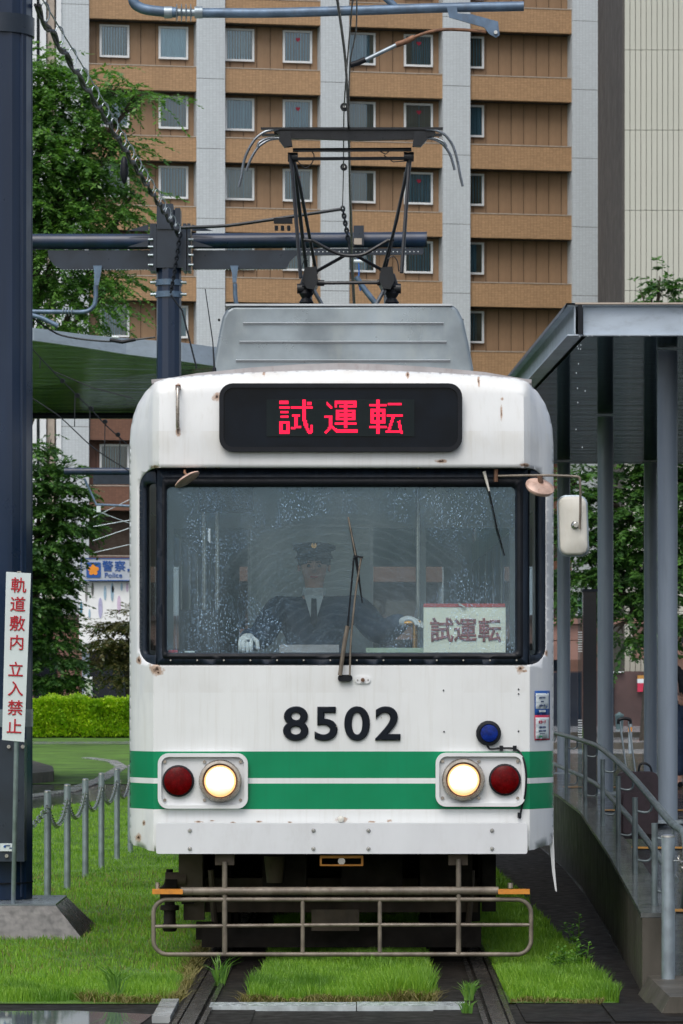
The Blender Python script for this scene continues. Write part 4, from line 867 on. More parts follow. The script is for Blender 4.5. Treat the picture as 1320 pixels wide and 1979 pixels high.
# outer outline, clockwise from bottom left; crown arched
half = [(XM,bz(1632)),(XM,bz(1400)),(XM,bz(1100)),(XM,bz(900)),(XM,bz(850)),(XM-.004,bz(822)),(XM-.018,bz(798)),(XM-.045,bz(775)),(XM-.088,bz(754)),(XM-.145,bz(738)),(XM-.22,bz(731)),(XM-.38,bz(726)),(XM-.6,bz(721.5)),(XM-.9,bz(717)),(0,bz(714.5))]
outline = [(-x,z) for x,z in half]+[(x,z) for x,z in half[::-1][1:]]
bottom = [(1.03,bz(1643)),(.5,bz(1645)),(0,bz(1645)),(-.5,bz(1645)),(-1.03,bz(1645))]
poly = outline+bottom
hx0, hx1, hz0, hz1 = bx(268), bx(1056), bz(1285), bz(905)
hole = rrect(hx0, hx1, hz0, hz1, .10, 7)
arc = outline
def seg_d(x, z):
    best = 9
    for (x1,z1),(x2,z2) in zip(arc[:-1], arc[1:]):
        dx, dz = x2-x1, z2-z1; L = dx*dx+dz*dz
        t = max(0,min(1,((x-x1)*dx+(z-z1)*dz)/L)) if L > 1e-12 else 0
        d = math.hypot(x-x1-t*dx, z-z1-t*dz); best = min(best, d)
    return best
def ss(x, a, b): t = max(0,min(1,(x-a)/(b-a))); return t*t*(3-2*t)
def yoff(x, z):
    ax = abs(x); y = 0
    if ax > 1.035: y += .20*((ax-1.035)/(XM-1.035))**1.06
    y -= .07*(ss(z,2.735,2.762) if ax < 1.0 else ss(z,2.70,2.80))*(1-ss(ax,1.0,1.06))
    y += .05*ss(z,2.9,3.3)
    d = seg_d(x,z); RR = .045+.045*ss(z,2.85,3.1)
    if d < RR: k = 1-d/RR; y += RR*(1-math.sqrt(max(0,1-k*k)))
    if z < .80: y += .0
    return y
def dens(loop, step=.03):
    out = []
    for i in range(len(loop)):
        a = Vector(loop[i]); b = Vector(loop[(i+1)%len(loop)]); n = max(1,int((b-a).length/step))
        for k in range(n): out.append(tuple(a.lerp(b,k/n)))
    return out
def surf_mesh(outer, holes, step, y0, name, mat, parent, thick=.02, fy=yoff, step_in=.035):
    pts = [Vector(p) for p in dens(outer, step)]; n0 = len(pts); edges = [(i,(i+1)%n0) for i in range(n0)]
    for h in holes:
        hp = [Vector(p) for p in dens(h, step)]; b = len(pts); pts += hp; edges += [(b+i,b+(i+1)%len(hp)) for i in range(len(hp))]
    def ok(q): return in_poly(q[0],q[1],outer) and not any(in_poly(q[0],q[1],h) for h in holes)
    keep = lambda x,z: True
    if fy is yoff and len(outer) > 20:
        ar_ = dens(arc, .02)[:-60] if False else [tuple(Vector(a_).lerp(Vector(b_),k_/max(1,int((Vector(b_)-Vector(a_)).length/.02)))) for a_,b_ in zip(arc[:-1],arc[1:]) for k_ in range(max(1,int((Vector(b_)-Vector(a_)).length/.02)))]
        for k_ in range(1,len(ar_)-1):
            d_ = Vector(ar_[k_+1])-Vector(ar_[k_-1]); n_ = Vector((d_.y,-d_.x)).normalized()
            for o_ in (.004,.012,.025,.042,.065):
                q = Vector(ar_[k_])+n_*o_
                if ok(q) and seg_d(q.x,q.y) > o_*.9: pts.append(q)
        for sx_ in (-1,1):
            zz = .69
            while zz < 3.26:
                for xx in (1.0,1.035,1.06):
                    q = (sx_*xx, zz)
                    if ok(q) and seg_d(*q) > .075: pts.append(Vector(q))
                zz += .02
        xx = -1.0
        while xx < 1.0:
            for zz in (2.735,2.7365,2.763):
                if ok((xx,zz)): pts.append(Vector((xx,zz)))
            xx += .03
        keep = lambda x,z: seg_d(x,z) > .085 and min(abs(abs(x)-1.0),abs(abs(x)-1.035),abs(abs(x)-1.06)) > .012
    xs = [p[0] for p in outer]; zs = [p[1] for p in outer]; x = min(xs)
    while x < max(xs):
        z = min(zs)
        while z < max(zs):
            if in_poly(x,z,outer) and not any(in_poly(x,z,h) for h in holes) and keep(x,z): pts.append(Vector((x+.001,z+.001)))
            z += step_in
        x += step_in
    r = delaunay_2d_cdt(pts, edges, [], 0, 1e-5); V2, F = r[0], r[2]; fs = []
    for f in F:
        cx = sum(V2[i].x for i in f)/len(f); cz = sum(V2[i].y for i in f)/len(f)
        if in_poly(cx,cz,outer) and not any(in_poly(cx,cz,h) for h in holes): fs.append(tuple(f))
    mb = MB(); mb.add([(v.x, y0+fy(v.x,v.y), v.y) for v in V2], fs)
    o = mb.build(name, mat, parent, True)
    if thick:
        s = o.modifiers.new('thickness','SOLIDIFY'); s.thickness = thick; s.offset = 0
    return o
front = surf_mesh(poly, [hole], .03, Yt, 'front_panel', M['tram'], tram, .016)
# side walls and roof shell running back
Ls = 12.0; mb = MB(); vs = []
ol = outline
yb = lambda x,z: Yt+yoff(x,z)
rs = [(i) for i in range(len(ol))]
mb = MB()
for i in range(len(ol)-1):
    (x1,z1),(x2,z2) = ol[i], ol[i+1]
    mb.add([(x1,yb(x1,z1)-.005,z1),(x2,yb(x2,z2)-.005,z2),(x2*1.0,Yt+Ls,z2),(x1,Yt+Ls,z1)],[(0,1,2,3)]) if not (abs(x1)>XM-.001 and abs(x2)>XM-.001 and min(z1,z2)>1.3 and max(z1,z2)<2.9) else None
o = mb.build('body_shell', M['tram'], tram, True)
for s_ in (-1,1):
    x = s_*XM; mb = MB()
    x0_, x1_ = (x, x+.024) if s_ < 0 else (x-.024, x); mb.box(x0_,x1_,Yt+.26,Yt+Ls,1.34,1.78).box(x0_,x1_,Yt+.24,Yt+Ls,2.62,2.80)
    for k in range(9): mb.box(x0_,x1_,Yt+.26+k*1.44,Yt+.24+k*1.44+(.20 if k else .5),1.78,2.62)
    mb.build('side_wall', M['tram'], tram)
    MB().box(x-s_*.016,x-s_*.010,Yt+.5,Yt+Ls-.1,1.78,2.62).build('side_window', M['glass_clear'], tram)
MB().box(-XM+.03,XM-.03,Yt+.28,Yt+Ls-.02,.80,.86).build('floor', M['interior_dark'], tram)
MB().box(-1.0,1.0,Yt+.25,Yt+Ls-.02,2.93,2.97).build('ceiling', M['ceiling'], tram)
mb = MB(); mb.box(-XM+.02,XM-.02,Yt+Ls-.05,Yt+Ls-.01,.8,1.75).box(-XM+.02,XM-.02,Yt+Ls-.05,Yt+Ls-.01,2.6,3.0).box(-XM+.02,-.9,Yt+Ls-.05,Yt+Ls-.01,1.75,2.6).box(.9,XM-.02,Yt+Ls-.05,Yt+Ls-.01,1.75,2.6); mb.build('rear_wall', M['interior'], tram)
MB().box(-.9,.9,Yt+Ls-.04,Yt+Ls-.03,1.75,2.6).build('rear_window', M['glass_clear'], tram)
# window assembly: black frame following the nose, windscreen and corner panes
fyf = lambda x,z: .20*max(0,(abs(x)-1.035)/(XM-1.035))**1.06
wx0, wx1, wz0, wz1 = bx(322), bx(996), bz(1262), bz(941)
qx0, qx1 = bx(304), bx(1020)
wsc = rrect(wx0,wx1,wz0,wz1,.025,4)
surf_mesh(rrect(qx0,qx1,hz0+.002,hz1-.002,.01,3), [wsc], .08, Yt+.012, 'windscreen_frame', M['frame'], tram, .05, fyf, .3)
surf_mesh(rrect(qx0+.028,qx1-.028,hz0+.035,hz1-.05,.02,3), [rrect(wx0-.006,wx1+.006,wz0-.006,wz1+.006,.03,4)], .08, Yt-.012, 'rubber_seal', M['black'], tram, .012, lambda x,z:0, .3)
ws = MB().box(wx0-.01,wx1+.01,Yt+.018,Yt+.022,wz0-.01,wz1+.01).build('windscreen', M['windscreen'], tram)
for s_ in (-1,1):
    if s_ < 0: a0, a1 = hx0+.004, qx0-.003
    else: a0, a1 = qx1+.003, hx1-.004
    z0, z1 = hz0+.004, hz1-.006
    # rounded only on the outer side
    def crn(a0,a1,z0,z1,r):
        p = rrect(a0,a1,z0,z1,r,6); out = []
        for (x,z) in p:
            xi = a1 if s_ < 0 else a0
            if (x-(a0+a1)/2)*s_ < 0: x = xi; z = z0 if z < (z0+z1)/2 else z1
            out.append((x,z))
        res = []
        for q in out:
            if not res or (abs(q[0]-res[-1][0])+abs(q[1]-res[-1][1])) > 1e-6: res.append(q)
        return res
    w_ = (a1-a0)
    outer = crn(a0,a1,z0,z1,w_*.49); i0 = a0+(.034 if s_<0 else .004); i1 = a1-(.004 if s_<0 else .034)
    inner = crn(i0,i1,z0+.05,z1-.075,(i1-i0)*.45)
    surf_mesh(outer, [inner], .03, Yt+.03, 'corner_window_frame', M['frame'], tram, .04, fyf, .03)
    surf_mesh(inner, [], .03, Yt+.035, 'corner_window_pane', M['glass'], tram, 0, fyf, .03)
for k in range(14):
    x = bx(330)+k*(bx(998)-bx(330))/13; MB().disc((x,Yt-.018,bz(1276)),(0,1,0),.005,.006,8).build('frame_screw', M['chrome'], tram, True)
# destination display
dz0, dz1, dx0, dx1 = bz(873), bz(746), bx(427), bx(890)
yd = Yt-.075+.03-.01
sgn = MB().prism(rrect(dx0,dx1,dz0,dz1,.07,6), Yt-.101, Yt-.02).build('destination_display', M['screen'], tram)
mb = MB(); ring(mb, rrect(dx0-.006,dx1+.006,dz0-.006,dz1+.006,.075,6), rrect(dx0+.018,dx1-.018,dz0+.018,dz1-.018,.055,6), Yt-.113, Yt-.03); mb.build('display_gasket', M['black'], sgn, True)
lx0, lx1, lz0, lz1 = bx(516), bx(800), bz(845.5), bz(775)
MB().box(lx0,lx1,Yt-.1055,Yt-.1035,lz0,lz1).build('led_board', M['ledpanel'], sgn)
Rr = lambda a,b,c,d: [(a,b),(c,b),(c,d),(a,d)]
on = [Rr(138,80,210,100),Rr(130,120,218,140),Rr(140,160,210,180),Rr(140,198,210,218),Rr(228,120,415,140),[(325,70),(355,70),(355,205),(380,300),(405,355),(375,352),(345,290),(325,215)],Rr(365,85,403,112),Rr(240,190,305,208),Rr(262,208,288,300),[(230,300),(318,288),(318,304),(250,318),(230,318)],[(395,280),(415,280),(415,340),(405,355),(385,355),(395,325)],
 [(525,95),(545,88),(590,135),(572,148)],Rr(515,198,580,218),Rr(555,218,580,300),[(555,290),(582,300),(535,355),(515,348)],[(565,290),(585,290),(625,318),(610,345)],Rr(610,315,798,345),Rr(602,80,788,100),Rr(602,80,625,138),Rr(762,80,788,138),Rr(640,118,755,138),Rr(680,100,710,305),Rr(610,150,780,245),Rr(602,256,788,276),
 Rr(955,70,983,355),Rr(895,108,1042,128),Rr(905,148,1032,265),Rr(895,286,1042,305),Rr(1050,97,1168,118),Rr(1042,196,1180,216),[(1085,216),(1112,216),(1070,330),(1045,335)],Rr(1035,325,1150,345),[(1132,248),(1155,244),(1180,355),(1155,355)]]
on.append(Rr(130,248,220,355)); off = [Rr(160,268,190,330),Rr(640,172,680,185),Rr(712,172,750,185),Rr(640,210,680,222),Rr(712,210,750,222),Rr(932,170,955,192),Rr(984,170,1006,192),Rr(932,215,955,240),Rr(984,215,1006,240)]
on_b = MB(); off_b = MB(); NX, NZ = 128, 32
for i in range(NX):
    for j in range(NZ):
        zx = (516-510+(i+.5)*284/NX)*4.4; zy = (775-760+(j+.5)*70.5/NZ)*4.4
        lit = any(in_poly(zx,zy,p) for p in on) and not any(in_poly(zx,zy,p) for p in off)
        x = lx0+(i+.5)*(lx1-lx0)/NX; z = lz1-(j+.5)*(lz1-lz0)/NZ; h = .00295 if lit else .0018; y = Yt-.1085 if lit else Yt-.1075
        (on_b if lit else off_b).add([(x-h,y,z-h),(x+h,y,z-h),(x+h,y,z+h),(x-h,y,z+h)],[(0,1,2,3)])
o = on_b.build('lit_led_characters', M['led'], sgn); o['kind'] = 'stuff'; o = off_b.build('unlit_led_dots', M['ledoff'], sgn); o['kind'] = 'stuff'
# number
text('number', '8502', M['number'], (bx(660.5), Yt-.012, bz(1402)), .256, tram, .006, .006, sx=1.14, spacing=1.16)
for px_, py_ in ((551,1383),(583,1383),(551,1421),(618,1378),(650,1404),(612,1420),(672,1385),(705,1385),(674,1420),(737,1387),(735,1429),(768,1429)): MB().disc((bx(px_),Yt-.021,bz(py_)),(0,1,0),.0035,.003,6).build('number_screw', M['bezel'], tram, True)
# handle bar upper left, washer nozzle
hb = MB().tube([(bx(345),Yt-.03,bz(750)),(bx(345),Yt-.10,bz(755)),(bx(345),Yt-.10,bz(825)),(bx(345),Yt-.03,bz(830))], .0105, 10).build('grab_bar', M['bezel'], tram, True)
for py in (750,829): MB().box(bx(340),bx(350),Yt-.062,Yt-.045,bz(py+5),bz(py-5)).build('grab_bar_foot', M['rust'], hb)
nz_ = MB(); nz_.prism(rrect(bx(686),bx(716),bz(1321),bz(1307),.019,6), Yt-.016, Yt-.008); nz_ = nz_.build('washer_plate', M['white'], tram)
MB().disc((bx(701),Yt-.022,bz(1314)),(0,1,0),.011,.012,14).build('nozzle', M['rust'], nz_, True)
for x in (691,711): MB().disc((bx(x),Yt-.018,bz(1314)),(0,1,0),.004,.004,8).build('screw', M['chrome'], nz_, True)
# wipers
wp = MB().prism(rrect(bx(653),bx(681),bz(1317),bz(1304),.017,6), Yt-.035, Yt-.008).build('wiper_base', M['black'], tram)
A = lambda l,dy=0: [(bx(x),Yt-y-dy,bz(yy)) for x,yy,y in l]
MB().tube(A([(657,1305,.04),(667,1235,.05),(672,1210,.055)]), .012, 8).build('arm_sleeve', M['pipe'], wp, True)
MB().tube(A([(672,1210,.055),(684,1078,.06)]), .0048, 6).build('arm_rod', M['black'], wp, True)
MB().tube(A([(676,1305,.04),(678,1240,.05),(688,1140,.055),(698,1078,.06)]), .0052, 6).build('arm_rod', M['pipe'], wp, True)
MB().bar(A([(683,1075,.06)])[0], A([(702,1078,.06)])[0], .012, .010).build('arm_link', M['black'], wp)
MB().tube(A([(673,1000,.03),(688,1078,.03),(700,1165,.03)]), [.004,.0085,.003], 6).build('blade', M['black'], wp, True)
MB().tube(A([(673,1000,.045),(688,1078,.055)]), .0045, 6).build('blade_holder', M['pipe'], wp, True)
w2 = MB().tube(A([(935,912,.04),(945,950,.045)]), [.010,.005], 8).build('short_wiper', M['mirror_white'], tram, True)
MB().tube(A([(945,950,.045),(960,1020,.03),(975,1074,.03)]), [.004,.004,.0025], 6).build('arm_rod', M['black'], w2, True)
# antenna on roof edge
an = MB().tube([(bx(410),Yt+.35,bz(718)),(bx(410),Yt+.35,bz(700))], [.016,.010], 10).build('antenna', M['black'], tram, True)
MB().tube([(bx(410),Yt+.35,bz(700)),(bx(407),Yt+.35,bz(650)),(bx(392),Yt+.35,bz(545))], [.006,.0035,.0025], 6).build('whip', M['wire'], an, True)
# lamps
def lamp_panel(px0, px1, py0, py1, hxp, rxp, lab):
    c = MB().prism(rrect(bx(px0),bx(px1),bz(py1),bz(py0),.055,6), Yt-.022, Yt-.006).build('lamp_panel', M['white'], tram)
    mb = MB(); ring(mb, rrect(bx(px0)-.004,bx(px1)+.004,bz(py1)-.004,bz(py0)+.004,.058,6), rrect(bx(px0)+.016,bx(px1)-.016,bz(py1)+.016,bz(py0)-.016,.042,6), Yt-.045, Yt-.008); mb.build('panel_rim', M['white'], c, True)
    mid = (py0+py1)/2
    MB().lathe((bx(hxp),Yt-.02,bz(mid)),(0,-1,0),[(0,.118),(.03,.118),(.05,.112),(.052,.098),(.035,.094)],36).build('headlamp_bezel', M['bezel'], c, True)
    MB().lathe((bx(hxp),Yt-.045,bz(mid)),(0,-1,0),[(0,.098),(.012,.096),(.014,.088),(.008,.086)],36).build('inner_ring', M['rust'], c, True)
    MB().lathe((bx(hxp),Yt-.052,bz(mid)),(0,-1,0),[(0,.090),(.004,.089),(.007,.080)],36).build('headlamp_glow', M['lampglow'], c, True)
    MB().lathe((bx(hxp),Yt-.056,bz(mid)),(0,-1,0),[(0,.079),(.008,.074),(.014,.055),(.018,.02),(.0185,.001)],36).build('headlamp_lens', M['lamp'], c, True)
    MB().lathe((bx(hxp),Yt-.070,bz(mid+2)),(0,-1,0),[(0,.034),(.004,.030),(.006,.001)],24).build('bulb_glow', M['bulb'], c, True)
    MB().lathe((bx(rxp),Yt-.02,bz(mid)),(0,-1,0),[(0,.088),(.022,.088),(.026,.080)],32).build('tail_lamp_ring', M['black'], c, True)
    MB().lathe((bx(rxp),Yt-.044,bz(mid)),(0,-1,0),[(0,.079),(.010,.076),(.020,.055),(.024,.025),(.025,.001)],32).build('tail_lamp_lens', M['red_lens'], c, True)
    for x in (px0+12,(px0+px1)/2+ (3 if hxp>rxp else -3),px1-13):
        for y in (py0+15,py1-15): MB().disc((bx(x),Yt-.026,bz(y)),(0,1,0),.009,.008,10).build('screw', M['bezel'], c, True)
    return c
lamp_panel(307,478,1457,1561,426,345,'l'); lamp_panel(843,1013,1456,1557,895,975,'r')
bl = MB().lathe((bx(944),Yt-.006,bz(1417)),(0,-1,0),[(0,.070),(.030,.068),(.034,.052),(.028,.050)],30).build('round_blue_lamp', M['black'], tram, True)
MB().lathe((bx(945),Yt-.03,bz(1417)),(0,-1,0),[(0,.050),(.012,.047),(.017,.02),(.0175,.001)],24).build('blue_lens', M['blue_lens'], bl, True)
cbp = MB().tube([(bx(x),Yt-.02-y,bz(z)) for x,z,y in ((940,1438,0),(946,1447,0),(965,1446,0),(990,1446,0),(1003,1452,.0),(1012,1470,.03),(1016,1500,.035),(1014,1535,.03),(1008,1560,0),(1004,1582,0))], .0055, 8).build('lamp_cable', M['black'], tram, True)
for x, z in ((968,1446),(994,1446),(1003,1575)): MB().box(bx(x-3),bx(x+4),Yt-.03,Yt-.006,bz(z+5),bz(z-5)).build('cable_clip', M['black'], cbp)
for px, py in ((857,1334),(1002,1332),(858,1414),(1002,1413),(1002,1341)): MB().disc((bx(px),Yt-.009,bz(py)),(0,1,0),.0045,.006,8).build('plug_screw', M['black'], tram, True)
# stickers on right nose corner (follow the surface)
st = lambda px,py,d: Yt+yoff(bx(px),bz(py))-d
def stick(px0, px1, py0, py1, d, m, name, par):
    return surf_mesh([(bx(px0),bz(py1)),(bx(px1),bz(py1)),(bx(px1),bz(py0)),(bx(px0),bz(py0))], [], .02, Yt-.019-d*.6, name, m, par, .0012)
s1 = stick(1034,1066,1335,1382,.002,M['blueprint'],'blue_notice_sticker',tram); stick(1036,1064,1340,1370,.004,M['signwhite'],'white_field',s1)
s2 = stick(1034,1066,1382.3,1431,.002,M['redprint'],'red_notice_sticker',tram); stick(1035.5,1064.5,1387,1428,.004,M['signwhite'],'white_field',s2)
ra = math.atan2(st(1066,1380,0)-st(1034,1380,0), bx(1066)-bx(1034))
def stx(body, px, py, size, m, par, sx=1): text('lettering', body, m, (bx(px), st(px,1380,.0245), bz(py)), size, par, .0004, .0008, sx=sx, rot=(R(90),0,ra))
stx('バリアフリー', 1050,1349,.013,M['darkprint'],s1); stx('ワンマン', 1050,1356,.008,M['darkprint'],s1); stx('(ICカード)', 1050,1364,.014,M['darkprint'],s1); stx('熊本市交通局', 1050,1375,.012,M['signwhite'],s1)
stx('ICカード', 1050,1396,.020,M['redprint'],s2); stx('ご利用ください', 1050,1406,.011,M['darkprint'],s2); stx('交通系ICカード利用可', 1050,1413,.008,M['darkprint'],s2); stx('━━━━━━', 1050,1418,.009,M['darkprint'],s2); stx('→■■■', 1046,1424,.010,M['greenprint'],s2)
# bumper plate with bolts
bm_ = MB(); bm_.prism(rrect(bx(303),bx(1018),bz(1649),bz(1590),.012,3), Yt-.07, Yt-.02); bm_ = bm_.build('bumper_plate', M['bumper'], tram)
for px in (368,606,712,950):
    for py in (1604,1639): MB().lathe((bx(px),Yt-.07,bz(py)),(0,-1,0),[(0,.0115),(.004,.0115),(.009,.007),(.0095,.001)],12).build('bolt', M['chrome'], bm_, True)
MB().lathe((bx(659),Yt-.02,bz(1583)),(0,-1,0),[(0,.018),(.014,.016),(.02,.008)],12).build('capped_socket', M['mirror_white'], tram, True)
# skirt flap right
MB().add([(bx(1066),Yt+.23,bz(1625)),(bx(1074),Yt+.23,bz(1600)),(bx(1077),Yt+.23,bz(1680)),(bx(1081),Yt+.23,bz(1728)),(bx(1078),Yt+.23,bz(1726)),(bx(1072),Yt+.23,bz(1690)),
          (bx(1066),Yt+.25,bz(1625)),(bx(1074),Yt+.25,bz(1600)),(bx(1077),Yt+.25,bz(1680)),(bx(1081),Yt+.25,bz(1728)),(bx(1078),Yt+.25,bz(1726)),(bx(1072),Yt+.25,bz(1690))],
    [(0,1,2,3,4,5),(11,10,9,8,7,6)]+[(i,(i+1)%6,6+(i+1)%6,6+i) for i in range(6)]).build('skirt_flap', M['white'], tram)
# roof edge, fairing, cowl
mb = MB(); crown = [(-1.055,bz(741)),(-1.05,bz(732)),(-.80,bz(717)),(-.5,bz(706)),(-.25,bz(700)),(0,bz(697)),(.25,bz(700)),(.5,bz(705)),(.80,bz(715)),(1.05,bz(730)),(1.06,bz(740))]
low = [(-1.05,bz(752)),(1.05,bz(752))]
mb.prism(crown+[low[1],low[0]], Yt+.14, Yt+.9); rf = mb.build('roof_fairing', M['roof'], tram, True)
MB().prism([(-1.0,3.2),(-1.0,3.27),(-.5,3.335),(0,3.36),(.5,3.335),(1.0,3.27),(1.0,3.2)], Yt+.9, Yt+Ls).build('roof', M['roof'], tram, True)
for s_ in (-1,1):
    mb = MB(); mb.bar((s_*.86,Yt+.125,bz(727 if s_>0 else 729)), (s_*1.055,Yt+.125,bz(734)), .03, .022); mb.build('roof_trim', M['roof'], rf)
Yc = 21.6
cp = [(412,706),(424,640),(430,612),(438,598),(450,590),(600,590),(872,588),(884,595),(896,620),(905,660),(915,712)]
C = [(W(x,y,Yc).x, W(x,y,Yc).z) for x,y in cp]; C = C+[(C[-1][0]-.0,3.2),(C[0][0],3.2)]
cw = empty('roof_cowl_unit', (0,0,0), None, None); bpy.data.objects.remove(cw)
cw = MB().prism(C, Yc, Yc+2.2).build('roof_cowl', M['cowl'], tram)
bv = cw.modifiers.new('bevel','BEVEL'); bv.width = .03; bv.segments = 3; bv.limit_method = 'ANGLE'
for y0, x0, x1 in ((624,470,857),(660,463,863),(696,456,870)):
    a = W(x0,y0,Yc); b = W(x1,y0,Yc); mb = MB(); mb.add([(a.x,Yc-.001,a.z-.014),(b.x,Yc-.001,b.z-.014),(b.x,Yc-.024,b.z-.002),(a.x,Yc-.024,a.z-.002),(a.x,Yc-.001,a.z+.004),(b.x,Yc-.001,b.z+.004)],[(0,1,2,3),(3,2,5,4),(0,3,4),(1,5,2),(0,4,5,1)]); mb.build('pressed_rib', M['cowl_rib'], cw)
a = W(436,590,Yc); b = W(874,589,Yc); MB().box(a.x,b.x,Yc-.012,Yc+.02,a.z-.004,a.z+.008).build('top_lip', M['cowl_rib'], cw)
for px, py in ((418,612),(899,612)): p = W(px,py,Yc); MB().disc((p.x+(.01 if px<500 else -.01),Yc+.2,p.z),(0,1,0),.008,.02,8).build('rivet', M['black'], cw, True)
# ------------------------------------------------ pantograph
Yp_ = 25.4; pg = MB(); P_ = lambda x,y,d=0: W(x,y,Yp_)+Vector((0,d,0))
def pt(l, r_, name, m='panto', n=8, par=None): return MB().tube([P_(*q) for q in l], r_, n).build(name, M[m], par or PG, True)
PG = MB().prism([(P_(x,y).x,P_(x,y).z) for x,y in ((528,257),(540,255),(810,254),(838,257),(842,265),(818,274),(700,277),(660,276),(560,273),(540,266))], Yp_-.14, Yp_-.10).build('pantograph', M['panto'], tram)
MB().prism([(P_(x,y).x,P_(x,y).z) for x,y in ((530,259),(838,259),(838,265),(530,265))], Yp_-.098, Yp_+.12).build('head_carrier', M['panto'], PG)
for d in (-.16,.13): MB().box(P_(505,0).x,P_(855,0).x,Yp_+d,Yp_+d+.035,P_(0,257).z,P_(0,252.5).z).build('contact_strip', M['panto'], PG)
for s_ in (0,1):
    f = (lambda x: x) if not s_ else (lambda x: 1363-x+ -.0)
    for d, dd in ((-.15,0),(.14,6)):
        l = [(540,256,d),(515,260,d),(495,274,d),(480,298,d),(472,320,d),(468,345,d),(463,367,d)]
        if s_: l = [(820,256,d),(842,258,d),(860,268,d),(874,288,d),(883,318,d),(888,345,d),(893,366,d)]
        if d > 0: l = [(x+(3 if not s_ else -3),y+5,dd_) for x,y,dd_ in l[:-2]]
        pt(l, .0095, 'horn', 'panto_grey', 8)
    l = [(545,272,-.12),(520,272,-.12),(502,281,-.14),(498,290,-.14)] if not s_ else [(815,272,-.12),(838,272,-.12),(856,280,-.14),(862,290,-.14)]
    pt(l, .009, 'horn_brace', 'panto_grey')
    bx_ = [(542,262),(562,262),(566,290),(550,292),(540,278)] if not s_ else [(800,262),(820,262),(824,278),(812,291),(796,290)]
    MB().prism([(P_(x,y).x,P_(x,y).z) for x,y in bx_], Yp_-.20, Yp_-.142).build('spring_box', M['panto'], PG)
pt([(566,290),(795,289)], .014, 'cross_tube'); pt([(572,307),(786,306)], .012, 'cross_tube')
for x, y in ((566,304),(790,303)): MB().disc(P_(x,y),(1,0,0),.034,.07,10).build('bearing', M['panto'], PG, True)
pt([(574,310),(590,325),(603,315),(607,300),(600,290)], .004, 'shunt_cable'); pt([(730,290),(745,298),(755,290)], .004, 'shunt_cable'); pt([(742,300),(760,313),(785,311)], .004, 'shunt_cable')
# arms: upper tubes
for l, r_ in (([(560,300,-.02),(565,330,-.05),(582,545,-.25)],.0135),([(566,310,.02),(572,345,.06),(593,528,.3)],.0135),([(568,310,0),(580,360,0),(611,518,.35)],.012),
              ([(793,300,0),(785,340,0),(744,518,.35)],.012),([(793,303,.0),(790,330,-.04),(775,535,-.25)],.0135),([(790,305,.02),(768,420,.1),(741,512,.3)],.010)): pt(l, r_, 'upper_arm')
pt([(601,457,.2),(640,478,.2),(665,487,.2),(700,486,.2),(730,470,.2),(752,457,.2)], .0125, 'diagonal_stay'); pt([(613,514,.3),(668,486,.21)], .0125, 'diagonal_stay'); pt([(686,486,.21),(742,514,.3)], .0125, 'diagonal_stay'); pt([(586,457,.2),(606,459,.2)],.012,'stay_lug'); pt([(748,459,.2),(762,457,.2)],.012,'stay_lug')
for x in (601,748):
    MB().prism([(P_(a,b).x,P_(a,b).z) for a,b in ((x-12,520),(x+10,518),(x+14,545),(x+6,562),(x-8,560),(x-16,545))], Yp_-.1, Yp_+.25).build('pivot_housing', M['panto'], PG)
    s_ = -1 if x < 660 else 1
    MB().disc(P_(x+s_*20,558),(1,0,0),.036,.05,10).build('spring_end', M['panto'], PG, True)
    pt([(x+s_*20,560),(x+s_*10,530)], .018, 'crank')
    MB().lathe(P_(x+s_*9,590,0),(0,0,1),[(0,.04),(.02,.052),(.05,.032),(.08,.05),(.11,.03),(.13,.045),(.16,.025)],14).build('insulator', M['black'], PG, True)
    pt([(x-2,560,0),(x-2,605,0)], .016, 'base_leg', 'panto_grey'); pt([(x-s_*5,560,0),(x-s_*32,608,0)], .014, 'base_leg', 'panto_grey')
pt([(618,547),(738,546)], .012, 'base_tube'); MB().disc(P_(620,547),(1,0,0),.022,.05,10).build('bearing', M['panto'], PG, True); MB().disc(P_(736,546),(1,0,0),.022,.05,10).build('bearing', M['panto'], PG, True)
pt([(750,500),(760,495),(768,505),(771,525)], .004, 'shunt_cable'); pt([(596,505),(588,500),(582,520)], .004, 'shunt_cable')
MB().box(-.6,.6,Yp_-.6,Yp_+.6,3.52,3.58).build('pantograph_base', M['under'], tram)
for x in (-.5,.5):
    for y in (-.5,.5): MB().tube([(x,Yp_+y,3.3),(x,Yp_+y,3.53)], .05, 12).build('base_insulator', M['black'], tram, True)
# ------------------------------------------------ mirrors
mr = MB().tube([(bx(x),y,bz(z)) for x,z,y in ((958,908,Yt-.04),(958,932,Yt-.04))], .012, 8).build('mirror_bracket', M['rust'], tram, True)
MB().tube([(bx(962),Yt-.05,bz(921)),(bx(1040),Yt-.12,bz(921)),(bx(1112),Yt-.16,bz(924)),(bx(1117),Yt-.16,bz(928)),(bx(1118),Yt-.16,bz(990)),(bx(1117),Yt-.15,bz(1025))], .0068, 8).build('mirror_arm', M['pipe'], mr, True)
c0 = Vector((bx(1041),Yt-.15,bz(942))); ax = Vector((.22,-.55,.80)).normalized()
MB().lathe(c0,tuple(ax),[(-.022,.075),(-.008,.082),(0,.080),(.012,.060),(.020,.03),(.024,.001)],28).build('round_mirror', M['rustpink'], mr, True)
MB().tube([c0+ax*.02,(bx(1040),Yt-.16,bz(923))], .014, 8).build('mirror_knuckle', M['rust'], mr, True)
